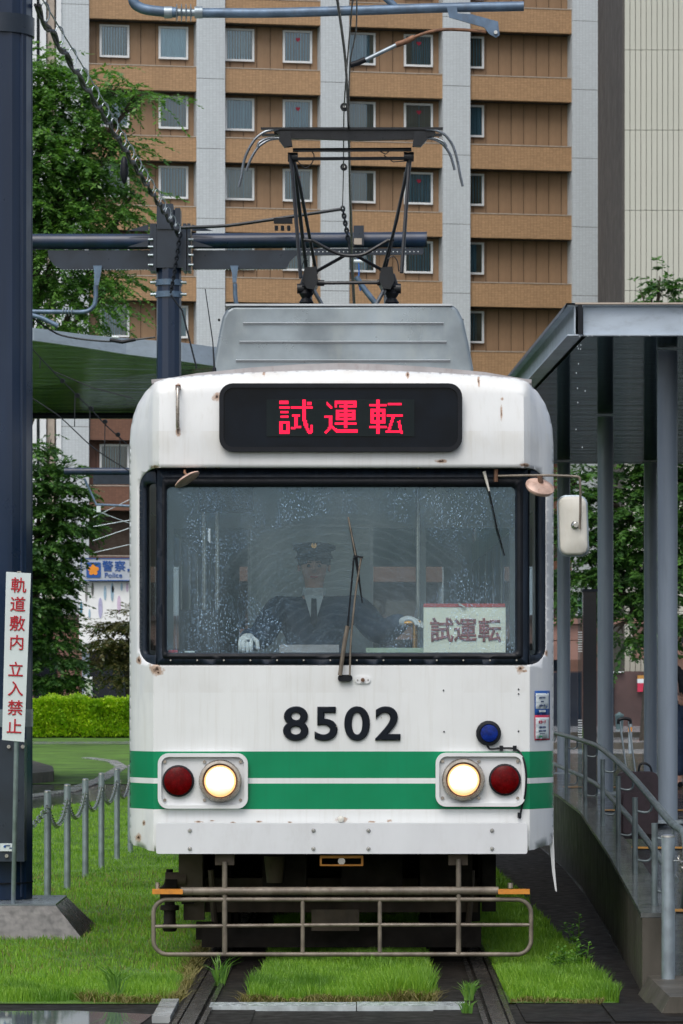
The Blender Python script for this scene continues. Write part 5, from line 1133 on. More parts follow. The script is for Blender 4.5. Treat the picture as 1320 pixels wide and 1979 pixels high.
# rectangular mirror (tilted plate with rim)
def tilt_plate(x0,x1,z0,z1,r_,y0,y1,sh):
    return [(x+(z-z1)*sh, z) for x,z in rrect(x0,x1,z0,z1,r_,6)]
qa = tilt_plate(bx(1077),bx(1130),bz(1074),bz(961),.045,0,0,-.035)
mbx = MB(); n = len(qa); cx_, cz_ = bx(1106), bz(1017)
def yy(x): return Yt-.10-(x-bx(1106))*.25
rings = [(1.0,.045),(1.0,.01),(.97,-.002),(.90,-.008),(.5,-.014)]
vs = []
for s_, d in rings: vs += [(cx_+(x-cx_)*s_, yy(x)+d, cz_+(z-cz_)*s_) for x,z in qa]
fs = [(k*n+i,k*n+(i+1)%n,(k+1)*n+(i+1)%n,(k+1)*n+i) for k in range(4) for i in range(n)]+[tuple(range(n)), tuple(4*n+i for i in range(n))[::-1]]
mbx.add(vs, fs); mrr = mbx.build('rectangular_mirror', M['mirror_white'], mr, True)
rp = [(cx_+(x-cx_)*1.01, yy(x)+.02, cz_+(z-cz_)*1.01) for x,z in qa]; MB().tube(rp, .0075, 6, True).build('mirror_rim', M['galv'], mr, True)
MB().lathe((bx(1110),Yt-.115,bz(1017)),(0,-1,0),[(0,.026),(.006,.024),(.012,.014),(.03,.012)],16).build('mirror_clamp', M['chrome'], mr, True)
ml = MB().tube([(bx(358),Yt-.03,bz(906)),(bx(358),Yt-.09,bz(915)),(bx(366),Yt-.12,bz(925))], .007, 8).build('small_mirror_bracket', M['rust'], tram, True)
c1 = Vector((bx(363),Yt-.13,bz(928))); ax = Vector((.52,-.18,-.83)).normalized()
MB().lathe(c1,tuple(ax),[(-.020,.001),(-.016,.03),(-.008,.060),(0,.076),(.006,.078),(.010,.072)],28).build('round_mirror', M['rustpink'], ml, True)
# ------------------------------------------------ lifeguard and running gear
lg = empty('tmp', (0,0,0), None, None); bpy.data.objects.remove(lg)
Yl = Yt-.02; G = lambda l: [(bx(x),Yl,bz(y)) for x,y in l]
LG = MB().tube(G([(350,1722),(963,1721)]), .0225, 12).build('guard_beam', M['pipe'], tram, True)
for x0, x1 in ((295,354),(962,1023)): MB().box(bx(x0),bx(x1),Yl-.03,Yl+.03,bz(1727),bz(1718)).build('orange_tip', M['orange'], LG)
loop = [(1000,1738),(1012,1740),(1022,1750),(1026,1765),(1026,1820),(1022,1834),(1010,1842),(995,1844),(700,1844),(325,1843),(310,1840),(300,1830),(297,1815),(297,1765),(300,1748),(312,1739),(325,1738),(700,1738)]
MB().tube([(x_,Yl,z_) for x_,z_ in rrect(bx(297),bx(1026),bz(1844),bz(1738),.078,9)], .0125, 10, True).build('guard_frame', M['pipe'], LG, True)
MB().tube(G([(300,1790),(660,1787),(1025,1787)]), .010, 8).build('guard_bar', M['pipe'], LG, True)
for x, y0, r_ in ((434.5,1665,.0145),(585,1738,.0115),(734,1738,.0115),(886,1660,.0145)): MB().tube([(bx(x),Yl+.001,bz(y0)),(bx(x),Yl+.001,bz(1843))], r_, 10).build('guard_upright', M['pipe'], LG, True)
MB().tube([(bx(986),Yl,bz(1716)),(bx(986),Yl,bz(1706))], .015, 10).build('pin', M['bezel'], LG, True)
MB().tube([(bx(304),Yl+.05,bz(1718)),(bx(304),Yl+.05,bz(1706))], .012, 10).build('pin', M['bezel'], LG, True)
for x in (434.5,886): MB().box(bx(x-19),bx(x+18),Yt+.0,Yt+.12,bz(1672),bz(1648)).build('guard_bracket', M['under2'], tram)
cpl = MB(); ring(cpl, rrect(bx(618),bx(702),bz(1674),bz(1654),.004,2), rrect(bx(622),bx(698),bz(1671),bz(1659),.003,2), Yt+.02, Yt+.05); cpl = cpl.build('coupler_bracket', M['orange'], tram)
MB().disc((bx(660),Yt+.06,bz(1665)),(0,1,0),.02,.05,12).build('coupler_pin', M['chrome'], cpl, True)
# underfloor
MB().box(-.95,.95,Yt+.12,Yt+Ls-.1,.66,.79).build('underframe', M['under'], tram)
def bogie(y0):
    b = MB().box(-.78,.78,y0+1.0,y0+1.3,.34,.62).build('bogie_bolster', M['under'], tram)
    for s_ in (-1,1): MB().box(min(s_*.8,s_*.9),max(s_*.8,s_*.9),y0,y0+2.4,.30,.60).build('side_frame', M['under'], b)
    MB().box(-.80,.80,y0+.05,y0+.16,.24,.44).build('end_beam', M['under2'], b)
    MB().box(-.92,-.80,y0-.05,y0+.04,.20,.62).build('frame_head', M['under2'], b)
    MB().box(.82,.90,y0-.05,y0+.04,.25,.60).build('frame_head', M['under'], b)
    for s_ in (-1,1):
        for yy_ in (.45,1.95):
            wl_ = MB().lathe((s_*.69,y0+yy_,.33),(s_,0,0),[(-.04,.35),(-.01,.35),(.0,.33),(.07,.325),(.075,.28),(.03,.27),(.03,.1)],32).build('wheel', M['under'], b, True)
    return b
bogie(21.15); bogie(28.4)
MB().box(-.80,.80,20.72,20.78,.07,.20).build('shade_board', M['under'], tram); MB().box(-.95,-.90,23.8,31.5,.22,.66).build('shade_skirt', M['under'], tram); MB().box(.90,.95,23.8,31.5,.22,.66).build('shade_skirt', M['under'], tram)  # dark boards added under the tram to block light from front and sides
# left side gear seen beside the brown frame
g = MB().box(bx(335),bx(360),21.0,21.2,.30,.62).build('axle_box', M['under'], tram)
p = W(328,1800,21); MB().lathe((p.x,21.0,p.z),(0,0,1),[(0,.035),(.03,.05),(.05,.035),(.12,.035),(.125,.055),(.15,.055),(.155,.03),(.22,.03),(.225,.05),(.26,.045),(.30,.02),(.36,.02)],14).build('damper', M['under'], g, True)
p = W(310,1738,21); MB().box(p.x,p.x+.12,20.95,21.05,p.z,p.z+.07).box(p.x+.03,p.x+.10,20.93,21.02,p.z+.07,p.z+.12).build('damper_arm', M['under'], g)
p = W(340,1700,21); MB().disc((p.x,20.98,p.z),(1,0,0),.045,.12,14).build('pivot', M['under2'], g, True)
MB().box(W(346,0,21).x,W(392,0,21).x,20.95,21.05,W(0,1728,21).z,W(0,1648,21).z).build('brown_step_plate', M['under2'], tram)
MB().box(-.84,-.74,20.9,21.0,.10,.20).build('sand_pipe_box', M['under'], tram)
for x in (-.74,.74): MB().tube([(x*1.02,20.95,.5),(x,20.98,.25),(x*.98,21.05,.06)], .018, 8).build('sand_pipe', M['under2'], tram, True)
for i, (x0, x1, z0, z1, y0) in enumerate(((-.45,-.2,.35,.66,20.6),(.0,.35,.4,.66,20.8),(.45,.75,.38,.64,20.75),(-.36,-.06,.20,.36,21.9),(.55,.85,.12,.5,22.2),(-.2,.3,.25,.6,23.8))):
    MB().box(x0,x1,y0,y0+.5,z0,z1).build('underfloor_box', M['under'], tram)
MB().tube([(-.38,20.55,.60),(-.38,20.55,.45)], [.06,.045], 14).build('horn_unit', M['under2'], tram, True)
MB().box(-.17,.10,20.5,20.52,.18,.30).build('dust_plate', M['under2'], tram)
mb = MB(); mb.box(-.95,.95,24.5,27.8,.15,.66); mb.build('equipment_case', M['under'], tram)
# ------------------------------------------------ cab interior
ci = MB().box(-1.0,1.0,Yt+.10,Yt+.55,1.55,1.735).build('driver_console', M['interior_dark'], tram)
MB().box(-1.0,1.0,Yt+.06,Yt+.13,1.55,1.752).build('console_ledge', M['interior_dark'], ci)
pz = lambda x,y,Y: W(x,y,Y)
a = pz(540,1262,20.3); b = pz(655,1246,20.3); MB().box(a.x,b.x,20.28,20.30,a.z-.03,b.z).build('console_label', M['roof'], ci)
a = pz(707,1264,20.12); b = pz(820,1252,20.12); MB().box(a.x,b.x,20.10,20.12,a.z,b.z).build('pale_green_ledge', M['green_ledge'], ci)
a = pz(326,1264,20.12); b = pz(344,1256,20.12); MB().box(a.x,b.x,20.08,20.14,a.z-.01,b.z).build('red_block', M['redthing'], ci)
a = pz(357,1262,20.12); b = pz(376,1258,20.12); MB().box(a.x,b.x,20.10,20.12,a.z,b.z).build('white_tag', M['signwhite'], ci)
MB().disc((bx(986),20.09,bz(1254)),(0,1,0),.022,.02,14).build('suction_cap', M['black'], ci, True)
# controller column and brake handle
MB().tube([(-.545,20.42,1.5),(-.545,20.42,1.79)], .018, 10).build('controller_shaft', M['interior_dark'], ci, True)
p = pz(802,1205,20.42); MB().tube([(p.x,20.42,1.5),(p.x,20.42,p.z)], .015, 10).build('brake_shaft', M['brass'], ci, True); MB().tube([(p.x-.06,20.42,p.z),(p.x+.03,20.42,p.z+.005)], .016, 10).build('brake_handle', M['brass'], ci, True)
# partition behind driver with pale framed blind
Yb_ = 21.9; x0, x1 = W(485,0,Yb_).x, W(715,0,Yb_).x; z1 = W(0,1020,Yb_).z
pa = MB().box(x0,x1,Yb_,Yb_+.03,1.2,z1-.001).build('partition_blind', M['blind'], tram)
mb = MB().box(x0-.02,x0,Yb_-.02,Yb_+.03,1.0,z1+.02).box(x1,x1+.02,Yb_-.02,Yb_+.03,1.0,z1+.02).box(x0,x1,Yb_-.02,Yb_+.03,z1,z1+.02); mb.build('blind_frame', M['winframe'], pa)
mb = MB().box(-1.1,1.1,Yb_+.05,Yb_+.09,.86,1.62).box(-1.1,1.1,Yb_+.05,Yb_+.09,2.52,2.93).box(-1.1,-1.02,Yb_+.05,Yb_+.09,1.62,2.52).box(1.02,1.1,Yb_+.05,Yb_+.09,1.62,2.52).box(x1+.30,x1+.34,Yb_+.05,Yb_+.09,1.62,2.52); mb.build('cab_partition', M['interior'], tram)
for px in (420,395,808): MB().tube([(W(px,0,21.6).x,21.6,.86),(W(px,0,21.6).x,21.6,2.93)], .014, 10).build('grab_pole', M['chrome'], tram, True)
for s_ in (-1,1):
    for k in range(6):
        y = 23.0+k*1.4; se = MB().box(s_*.75-.28,s_*.75+.28,y,y+.42,1.18,1.30).build('seat', M['darkcloth'], tram); MB().box(s_*.75-.28,s_*.75+.28,y+.40,y+.50,1.30,1.85).build('seat_back', M['darkcloth'], se)
MB().box(-.92,-.70,20.6,20.8,1.6,2.0).build('fare_machine', M['interior_dark'], tram)
MB().box(W(460,0,20.9).x,W(474,0,20.9).x,20.88,20.95,W(0,1215,20.9).z,W(0,1155,20.9).z).build('handset', M['black'], tram)
MB().box(W(385,0,20.8).x,W(490,0,20.8).x,20.78,20.8,W(0,990,20.8).z,W(0,940,20.8).z).build('sun_visor', M['interior_dark'], tram)
for px, py, w_ in ((822,945,.05),(870,960,.02)): p = W(px,py,21.2); MB().lathe((p.x,21.2,2.93),(0,0,-1),[(0,w_),(.02,w_),(.04,w_*.5)],12).build('ceiling_lamp', M['cablight'], tram, True)
for k in range(7):
    MB().tube([(.55,23+k*.8,2.93),(.55,23+k*.8,2.62)], .006, 5).build('strap', M['mirror_white'], tram, True)
# paper sign behind the windscreen
ps = empty('paper_sign', (bx(898),Yt+.07,bz(1262)), 'cream card with red top edge and brush characters 試運転 propped behind the windscreen', 'sign')
MB().box(bx(819),bx(978),Yt+.060,Yt+.066,bz(1263),bz(1173.5)).build('card', M['paper'], ps)
MB().box(bx(819),bx(977),Yt+.058,Yt+.067,bz(1173),bz(1166)).build('red_edge', M['paperred'], ps)
for ch, px, py, sz in (('試',854,1221,.142),('運',900,1221,.138),('転',947,1221,.138)): text('character', ch, M['brush'], (bx(px),Yt+.0575,bz(py)), sz, ps, .001, .0028, rot=(R(90),0,0), sx=.95)
MB().bar((bx(886),Yt+.05,bz(1165)),(bx(900),Yt+.05,bz(1174)),.012,.008).build('clip', M['mirror_white'], ps)
# ================================================================== PEOPLE
def skin(name, pts, edges, rad, m, parent, root=0, sub=2):
    me = bpy.data.meshes.new(name); o3 = ORG[parent.name]
    me.from_pydata([tuple(Vector(p)-o3) for p in pts], edges, []); me.materials.append(m)
    o = bpy.data.objects.new(name, me); sc.collection.objects.link(o); o.parent = parent; ORG[o.name] = o3
    s = o.modifiers.new('skin','SKIN'); s.use_smooth_shade = True; s.branch_smoothing = .4
    if not me.skin_vertices: 
        bm = bmesh.new(); bm.from_mesh(me); bm.verts.layers.skin.verify(); bm.to_mesh(me); bm.free()
    for i, r_ in enumerate(rad):
        v = me.skin_vertices[0].data[i]; v.radius = (r_, r_) if not isinstance(r_, tuple) else r_; v.use_root = (i == root)
    ss_ = o.modifiers.new('smooth','SUBSURF'); ss_.levels = sub; ss_.render_levels = sub
    return o
def head(parent, c, s, skin_m, hair=True):
    """face details placed round a head centre c, head height s"""
    for sx_ in (-1,1):
        e = MB().lathe(c+Vector((sx_*.13*s,-.41*s,.02*s)),(0,-1,0),[(0,.045*s),(.02*s,.03*s),(.03*s,.001)],10).build('eye', M['hair'], parent, True)
        MB().tube([c+Vector((sx_*.06*s,-.425*s,.10*s)),c+Vector((sx_*.20*s,-.40*s,.105*s))], .013*s, 6).build('eyebrow', M['hair'], parent, True)
        MB().lathe(c+Vector((sx_*.36*s,-.02*s,-.03*s)),(sx_,0,0),[(-.03*s,.06*s),(.02*s,.10*s),(.05*s,.08*s)],10).build('ear', skin_m, parent, True)
    MB().tube([c+Vector((-.09*s,-.39*s,-.25*s)),c+Vector((0,-.42*s,-.26*s)),c+Vector((.09*s,-.39*s,-.25*s))], .018*s, 6).build('mouth', M['paperred'], parent, True)
def hand(parent, wrist, d, up, m, s=1.0, curl=.8, side=1, name='glove'):
    """palm and five unequal curled fingers as one skinned surface"""
    d = Vector(d).normalized(); up = Vector(up).normalized(); r_ = d.cross(up).normalized()*side; up = r_.cross(d).normalized()*side
    w0 = Vector(wrist); P = [w0, w0+d*.035*s, w0+d*.075*s]; E = [(0,1),(1,2)]; Q = [.026*s,(.034*s),(.034*s)]
    for k, (off, L) in enumerate(((-.028,.070),(-.010,.080),(.010,.076),(.027,.062))):
        p = w0+d*.09*s+r_*off*s; b = len(P); P.append(p); E.append((2,b)); Q.append(.0115*s); a = 0; q = p
        for j in range(3):
            a += curl*.75; q = q+(d*math.cos(a)-up*math.sin(a))*L*s/3; P.append(q); E.append((b+j,b+j+1)); Q.append((.0105-.0012*j)*s)
    b = len(P); p = w0+d*.03*s-r_*.035*s; P += [p, p+(d*.6-r_*.6-up*.3)*.035*s, p+(d*1.2-r_*.5-up*.9)*.05*s]; E += [(1,b),(b,b+1),(b+1,b+2)]; Q += [.014*s,.012*s,.010*s]
    return skin(name, P, E, Q, m, parent, 0, 2)
DX = W(607,0,21).x; dr = empty('person', (DX,21.1,.86), 'driver in navy uniform and peaked cap with white gloves seated behind the windscreen', 'person')
V = lambda x,y,z: Vector((x,y,z)); hc = V(DX,21.0,2.27)
LH, RH = W(475,1235,20.47), W(778,1200,20.47)
Lsh, Rsh = W(538,1172,21.05), W(690,1172,21.05); Lel, Rel = V(Lsh.x-.10,20.78,1.83), V(Rsh.x+.13,20.80,1.86)
pts = [V(DX,21.15,1.42),V(DX,21.13,1.62),V(DX,21.08,1.85),V(DX,21.06,2.02),V(DX,21.04,2.10),V(DX,21.01,2.17),V(DX,20.99,2.26),V(DX,21.01,2.34),
       Lsh,Lel,LH+V(.01,.06,.02),Rsh,Rel,RH+V(-.01,.06,0),
       V(DX-.1,21.1,1.40),V(DX-.14,20.75,1.40),V(DX-.14,20.7,.95),V(DX-.14,20.6,.90),V(DX+.1,21.1,1.40),V(DX+.14,20.75,1.40),V(DX+.14,20.7,.95),V(DX+.14,20.6,.90),V(DX,20.885,2.235)]
ed = [(0,1),(1,2),(2,3),(3,4),(4,5),(5,6),(6,7),(3,8),(8,9),(9,10),(3,11),(11,12),(12,13),(0,14),(14,15),(15,16),(16,17),(0,18),(18,19),(19,20),(20,21)]
pts = pts[:22]
rad = [.11,.11,.12,.08,.050,.060,.088,.082,.035,.03,.025,.035,.03,.025,.09,.07,.05,.04,.09,.07,.05,.04]
skin('body', pts, ed, rad, M['skin'], dr)
skin('jacket', [p+V(0,0,-.0) for p in pts[:4]]+[Lsh,Lel,LH+V(.0,.05,.01),Rsh,Rel,RH+V(0,.05,0)], [(0,1),(1,2),(2,3),(3,4),(4,5),(5,6),(3,7),(7,8),(8,9)], [.17,.17,.19,.155,.10,.08,.06,.10,.08,.06], M['uniform'], dr)
skin('trousers', [pts[0],pts[14],pts[15],pts[16],pts[18],pts[19],pts[20]], [(0,1),(1,2),(2,3),(0,4),(4,5),(5,6)], [.15,.10,.085,.065,.10,.085,.065], M['darkcloth'], dr)
MB().lathe((DX,21.035,2.09),(0,0,1),[(0,.075),(.045,.066)],20).build('collar', M['shirt'], dr, True)
MB().add([(DX-.055,20.90,2.085),(DX+.055,20.90,2.085),(DX,20.875,1.90),(DX-.05,20.97,2.12),(DX+.05,20.97,2.12)],[(0,1,2),(0,3,4,1)]).build('shirt_front', M['shirt'], dr)
MB().add([(DX-.014,20.888,2.07),(DX+.014,20.888,2.07),(DX+.02,20.870,1.93),(DX,20.866,1.90),(DX-.02,20.870,1.93)],[(0,1,2,3,4)]).build('tie', M['darkcloth'], dr)
head(dr, V(DX,21.02,2.255), .235, M['skin'])
MB().tube([V(DX,20.905,2.275),V(DX,20.882,2.235),V(DX,20.90,2.225)], [.010,.016,.012], 8).build('nose', M['skin'], dr, True)
MB().lathe((DX,21.02,2.315),(0,.05,1),[(-.05,.094),(-.01,.097),(.02,.096)],24).build('hair', M['hair'], dr, True)
cap = MB().lathe((DX,21.015,2.318),(.0,.12,1),[(0,.100),(.030,.102),(.040,.125),(.058,.126),(.068,.09),(.072,.01)],28).build('peaked_cap', M['darkcloth'], dr, True)
mb = MB(); n = 14; vs = []
for i in range(n+1):
    a = math.pi*(1+i/n); x, y = math.cos(a), math.sin(a); vs += [(DX+.098*x,21.015+.098*y,2.333),(DX+.112*x,21.01+.165*y,2.305)]
mb.add(vs, [(2*i,2*i+1,2*i+3,2*i+2) for i in range(n)]); o = mb.build('cap_visor', M['black'], cap, True); s = o.modifiers.new('t','SOLIDIFY'); s.thickness = .005
MB().disc((DX,20.90,2.375),(0,-1,.1),.016,.008,12).build('cap_badge', M['brass'], cap, True)
hand(dr, LH+V(0,.05,.012), (0,-1,-.25), (0,.2,1), M['glove'], 1.15, .9, 1)
hand(dr, RH+V(-.02,.03,-.01), (.75,-.55,.15), (0,.2,1), M['glove'], 1.1, .55, 1)
dst = MB().box(DX-.22,DX+.22,20.95,21.35,1.24,1.30).build('driver_seat', M['darkcloth'], tram); MB().tube([(DX,21.15,.86),(DX,21.15,1.24)], .03, 10).build('seat_post', M['chrome'], dst, True); MB().box(DX-.2,DX+.2,21.33,21.40,1.30,1.75).build('seat_back', M['darkcloth'], dst)
# waiting passenger cut by the right frame edge
Yx = 40.0; px_ = W(1334,0,Yx).x; zf = .415; pe = empty('person', (px_,Yx,zf), 'waiting passenger in navy top and blue jeans cut off by the right frame edge', 'person')
pts = [V(px_,Yx,zf+.92),V(px_,Yx,zf+1.12),V(px_,Yx,zf+1.34),V(px_,Yx-.01,zf+1.45),V(px_,Yx-.03,zf+1.54),V(px_,Yx-.02,zf+1.64),
       V(px_-.19,Yx,zf+1.36),V(px_-.22,Yx-.03,zf+1.08),V(px_-.17,Yx-.2,zf+1.0),V(px_+.19,Yx,zf+1.36),V(px_+.22,Yx-.03,zf+1.08),V(px_+.1,Yx-.2,zf+1.0),
       V(px_-.10,Yx,zf+.88),V(px_-.12,Yx-.02,zf+.48),V(px_-.12,Yx+.03,zf+.08),V(px_-.13,Yx-.12,zf+.04),V(px_+.10,Yx,zf+.88),V(px_+.12,Yx-.02,zf+.48),V(px_+.12,Yx+.03,zf+.08),V(px_+.13,Yx-.12,zf+.04)]
ed = [(0,1),(1,2),(2,3),(3,4),(4,5),(2,6),(6,7),(7,8),(2,9),(9,10),(10,11),(0,12),(12,13),(13,14),(14,15),(0,16),(16,17),(17,18),(18,19)]
skin('body', pts, ed, [.12,.115,.13,.052,.085,.08,.055,.04,.03,.055,.04,.03,.08,.055,.04,.035,.08,.055,.04,.035], M['skin'], pe)
skin('top', pts[:3]+[pts[6],pts[7],pts[8]+V(0,.03,0),pts[9],pts[10],pts[11]+V(0,.03,0)], [(0,1),(1,2),(2,3),(3,4),(4,5),(2,6),(6,7),(7,8)], [.145,.14,.155,.075,.058,.045,.075,.058,.045], M['darkcloth'], pe)
skin('jeans', [pts[0],pts[12],pts[13],pts[14]+V(0,0,.03),pts[16],pts[17],pts[18]+V(0,0,.03)], [(0,1),(1,2),(2,3),(0,4),(4,5),(5,6)], [.14,.10,.078,.062,.10,.078,.062], M['denim'], pe)
for k in (14,18): MB().tube([pts[k]+V(0,.06,-.035),pts[k]+V(0,-.05,-.035),pts[k]+V(0,-.16,-.05)], [.04,.045,.03], 10).build('shoe', M['black'], pe, True)
hand(pe, pts[8]+V(0,0,0), (.4,-.8,-.3), (0,0,1), M['skin'], 1.0, .7, 1, 'hand_skin'); hand(pe, pts[11], (-.4,-.8,-.3), (0,0,1), M['skin'], 1.0, .7, -1, 'hand_skin')
head(pe, V(px_,Yx-.03,zf+1.58), .225, M['skin']); MB().lathe((px_,Yx,zf+1.60),(0,.15,1),[(-.08,.085),(-.02,.10),(.05,.09),(.09,.05),(.10,.005)],20).build('hair', M['hair'], pe, True)
# ================================================================== VEGETATION
def leaf_mesh(name, pos, dr_, side, L, Wd, m, parent, o3):
    """pos,dr_,side: (n,3) arrays; each leaf a folded rhomb of two triangles"""
    n = len(pos); nrm = np.cross(dr_, side); L = L[:,None]; Wd = Wd[:,None]
    v = np.stack([pos, pos+dr_*L*.45+side*Wd+nrm*Wd*.25, pos+dr_*L, pos+dr_*L*.45-side*Wd+nrm*Wd*.25], 1).reshape(-1,3)-np.array(o3)
    me = bpy.data.meshes.new(name); me.vertices.add(4*n); me.vertices.foreach_set('co', v.astype(np.float32).ravel())
    me.loops.add(4*n); me.loops.foreach_set('vertex_index', np.arange(4*n, dtype=np.int32)); me.polygons.add(n); me.polygons.foreach_set('loop_start', np.arange(0,4*n,4,dtype=np.int32))
    me.update(calc_edges=True); me.materials.append(m); o = bpy.data.objects.new(name, me); sc.collection.objects.link(o)
    if parent: o.parent = parent
    else: o.location = o3
    return o
def unit(a): return a/np.maximum(np.linalg.norm(a,axis=1,keepdims=True),1e-6)
def twigs(cent, out, nl, tl, L, droop=.25, spread=.8):
    """pinnate sprays: cent (k,3), out direction (k,3)"""
    k = len(cent); d = unit(out+rng.normal(0,.35,(k,3))*np.array([1,1,.5])+np.array([0,0,-droop])); T_ = np.linspace(.05,1,nl)
    ln = tl*(.6+.8*rng.random(k)); sag = ln*.25
    P = cent[:,None,:]+d[:,None,:]*(ln[:,None]*T_[None])[:,:,None]; P[:,:,2] -= (sag[:,None]*(T_[None]**2))
    h = unit(np.cross(d, np.array([0,0,1.0]))+1e-4); sgn = np.where(np.arange(nl)%2==0,1,-1)[None,:,None]
    D = unit((d[:,None,:]*.7+h[:,None,:]*sgn*.8+rng.normal(0,.25,(k,nl,3))+np.array([0,0,-.25])).reshape(-1,3)); P = P.reshape(-1,3)
    up = unit(np.tile(np.array([[0,0,1.0]]),(len(P),1))+rng.normal(0,.35,(len(P),3))); S = unit(np.cross(D, up))
    Ls = L*(.7+.6*rng.random(len(P))); return P, D, S, Ls
def tree(name, base, blobs, ntw, nl, tl, L, m, label, limbs=6, tr=.16, trunk_top=None, squash=.75, cat='tree'):
    """blobs: (x,y,z,rx,ry,rz); twigs fill the outer part of every blob"""
    base = Vector(base); o = empty(name, tuple(base), label, cat)
    tot = sum(b[3]*b[5] for b in blobs); A4 = [[],[],[],[]]
    for b in blobs:
        n = int(ntw*b[3]*b[5]/tot); u = unit(rng.normal(0,1,(n,3))); r_ = (.45+.55*rng.random(n)**.6)[:,None]
        lump = 1+.22*np.sin(u[:,0:1]*5+b[0])*np.cos(u[:,2:3]*6+b[2])
        c = np.array(b[:3])+u*r_*lump*np.array(b[3:]); out = u*np.array([1,1,.35]); 
        lay = np.round(c[:,2]/.55)*.55; c[:,2] = c[:,2]*.45+lay*.55
        for q, w_ in zip(A4, twigs(c, out, nl, tl, L)): q.append(w_)
    P, D, S, Ls = [np.concatenate(q) for q in A4]
    cr = leaf_mesh('crown', P, D, S, Ls, Ls*.24, m, o, ORG[o.name]); cr['kind'] = 'stuff'
    tt = Vector(trunk_top) if trunk_top else Vector(blobs[0][:3])
    mb = MB(); mb.tube([base-Vector((0,0,.1)), base.lerp(tt,.35)+Vector((tr*.3,0,0)), base.lerp(tt,.7), tt], [tr*1.25,tr*.9,tr*.6,tr*.3], 10)
    for i in range(limbs):
        b = blobs[i%len(blobs)]; t0 = .35+.5*random.random(); s0 = base.lerp(tt,t0); c = Vector(b[:3])+Vector((random.uniform(-.7,.7)*b[3],random.uniform(-.6,.6)*b[4],random.uniform(-.1,.8)*b[5]))
        mid = s0.lerp(c,.5)+Vector((0,0,.25*(c-s0).length*.4)); mb.tube([s0,mid,c], [tr*.4,tr*.25,tr*.07], 6)
        for j in range(3): e = c+Vector((random.uniform(-1,1)*b[3]*.4,random.uniform(-1,1)*b[4]*.3,random.uniform(0,.8)*b[5]*.4)); mb.tube([mid.lerp(c,.5),mid.lerp(c,.7).lerp(e,.4)+Vector((0,0,.1)),e], [tr*.15,tr*.09,tr*.03], 5)
    mb.build('trunk', M['bark'], o, True)
    return o
def blob(px, py, Y, rpx, rpy): p = W(px,py,Y); return (p.x,Y,p.z,rpx*Y/FPX,rpx*Y/FPX*.9,rpy*Y/FPX)
Yt1 = 85
tree('zelkova_tree', (W(-10,0,Yt1).x,Yt1,0), [blob(70,300,Yt1,120,120),blob(120,200,Yt1,75,60),blob(60,150,Yt1,55,60),blob(190,300,Yt1,70,55),blob(170,390,Yt1,85,50),blob(200,175,Yt1,36,24),blob(270,188,Yt1,48,9),blob(100,500,Yt1,110,75),blob(195,545,Yt1,65,28),blob(90,430,Yt1,110,60),blob(140,600,Yt1,90,35),blob(255,385,Yt1,32,22),blob(75,140,Yt1,30,14),blob(205,150,Yt1,22,26),blob(300,192,Yt1,34,6),blob(10,250,Yt1,110,150)],
     2600, 22, .8, .135, M['leafA'], 'tall leafy zelkova reaching beside the hotel behind the left pole', 12, .25)
Yt2 = 104
tree('broadleaf_tree', (W(30,0,Yt2).x,Yt2,0), [blob(75,1000,Yt2,95,120),blob(115,950,Yt2,50,70),blob(60,890,Yt2,55,55),blob(145,1010,Yt2,38,48),blob(60,1150,Yt2,80,90),blob(100,1140,Yt2,42,60),blob(85,1260,Yt2,70,70),blob(110,1300,Yt2,50,40),blob(40,1100,Yt2,90,200)],
     2600, 16, .5, .16, M['leafB'], 'dense dark green tree between the near pole and the police box', 10, .18)
Yt3 = 112
tree('maple_tree', (W(243,0,Yt3).x,Yt3,0), [blob(240,1230,Yt3,45,45),blob(215,1235,Yt3,42,32),blob(200,1265,Yt3,32,25),blob(235,1290,Yt3,45,30),blob(262,1210,Yt3,40,40)],
     620, 12, .42, .13, M['leafC'], 'small bronze green tree in front of the white dotted wall', 8, .09, trunk_top=(W(250,0,Yt3).x,Yt3,2.9))
Yt4 = 96
tree('camphor_tree', (W(1262,0,Yt4).x,Yt4,0), [blob(1250,1000,Yt4,110,110),blob(1130,980,Yt4,75,80),blob(1330,980,Yt4,110,130),blob(1200,1120,Yt4,95,70),blob(1120,1120,Yt4,50,60),blob(1210,1230,Yt4,50,30),blob(1310,1130,Yt4,90,110),blob(1300,800,Yt4,110,140),blob(1297,620,Yt4,60,70),blob(1290,555,Yt4,34,32),blob(1310,1240,Yt4,30,35)],
     3200, 16, .55, .17, M['leafB'], 'large dark tree seen between and above the right shelter columns', 12, .3, trunk_top=(W(1262,0,Yt4).x,Yt4,7))
# hedge
Yh = 100; x0, x1 = W(20,0,Yh).x, W(330,0,Yh).x; hd = empty('hedge', ((x0+x1)/2,Yh+.7,0), 'clipped bright yellow green hedge along the far edge of the lawn', 'hedge')
MB().box(x0,x1,Yh+.12,Yh+1.3,0,.92).build('hedge_body', M['hedgecore'], hd)
n = 30000; fr = rng.random(n) < .72; X_ = x0+(x1-x0)*rng.random(n); lump = .05*np.sin(X_*3.1)+.04*np.sin(X_*7.7+1)
Z_ = np.where(fr, .02+1.02*rng.random(n)**.85, 1.02+lump+.04*rng.normal(size=n)); Y_ = np.where(fr, Yh+lump*1.6+.07*rng.normal(size=n)-.04*np.sin(Z_*9+X_*2), Yh+1.3*rng.random(n))
P = np.stack([X_,Y_,Z_],1); D = unit(np.stack([rng.normal(0,.5,n), np.where(fr,-.6,0), .7+0*X_],1)+rng.normal(0,.3,(n,3))); S = unit(np.cross(D,unit(rng.normal(0,1,(n,3))))); Ls = .075*(.7+.6*rng.random(n))
o = leaf_mesh('leaves', P, D, S, Ls, Ls*.32, M['leafH'], hd, ORG[hd.name]); o['kind'] = 'stuff'
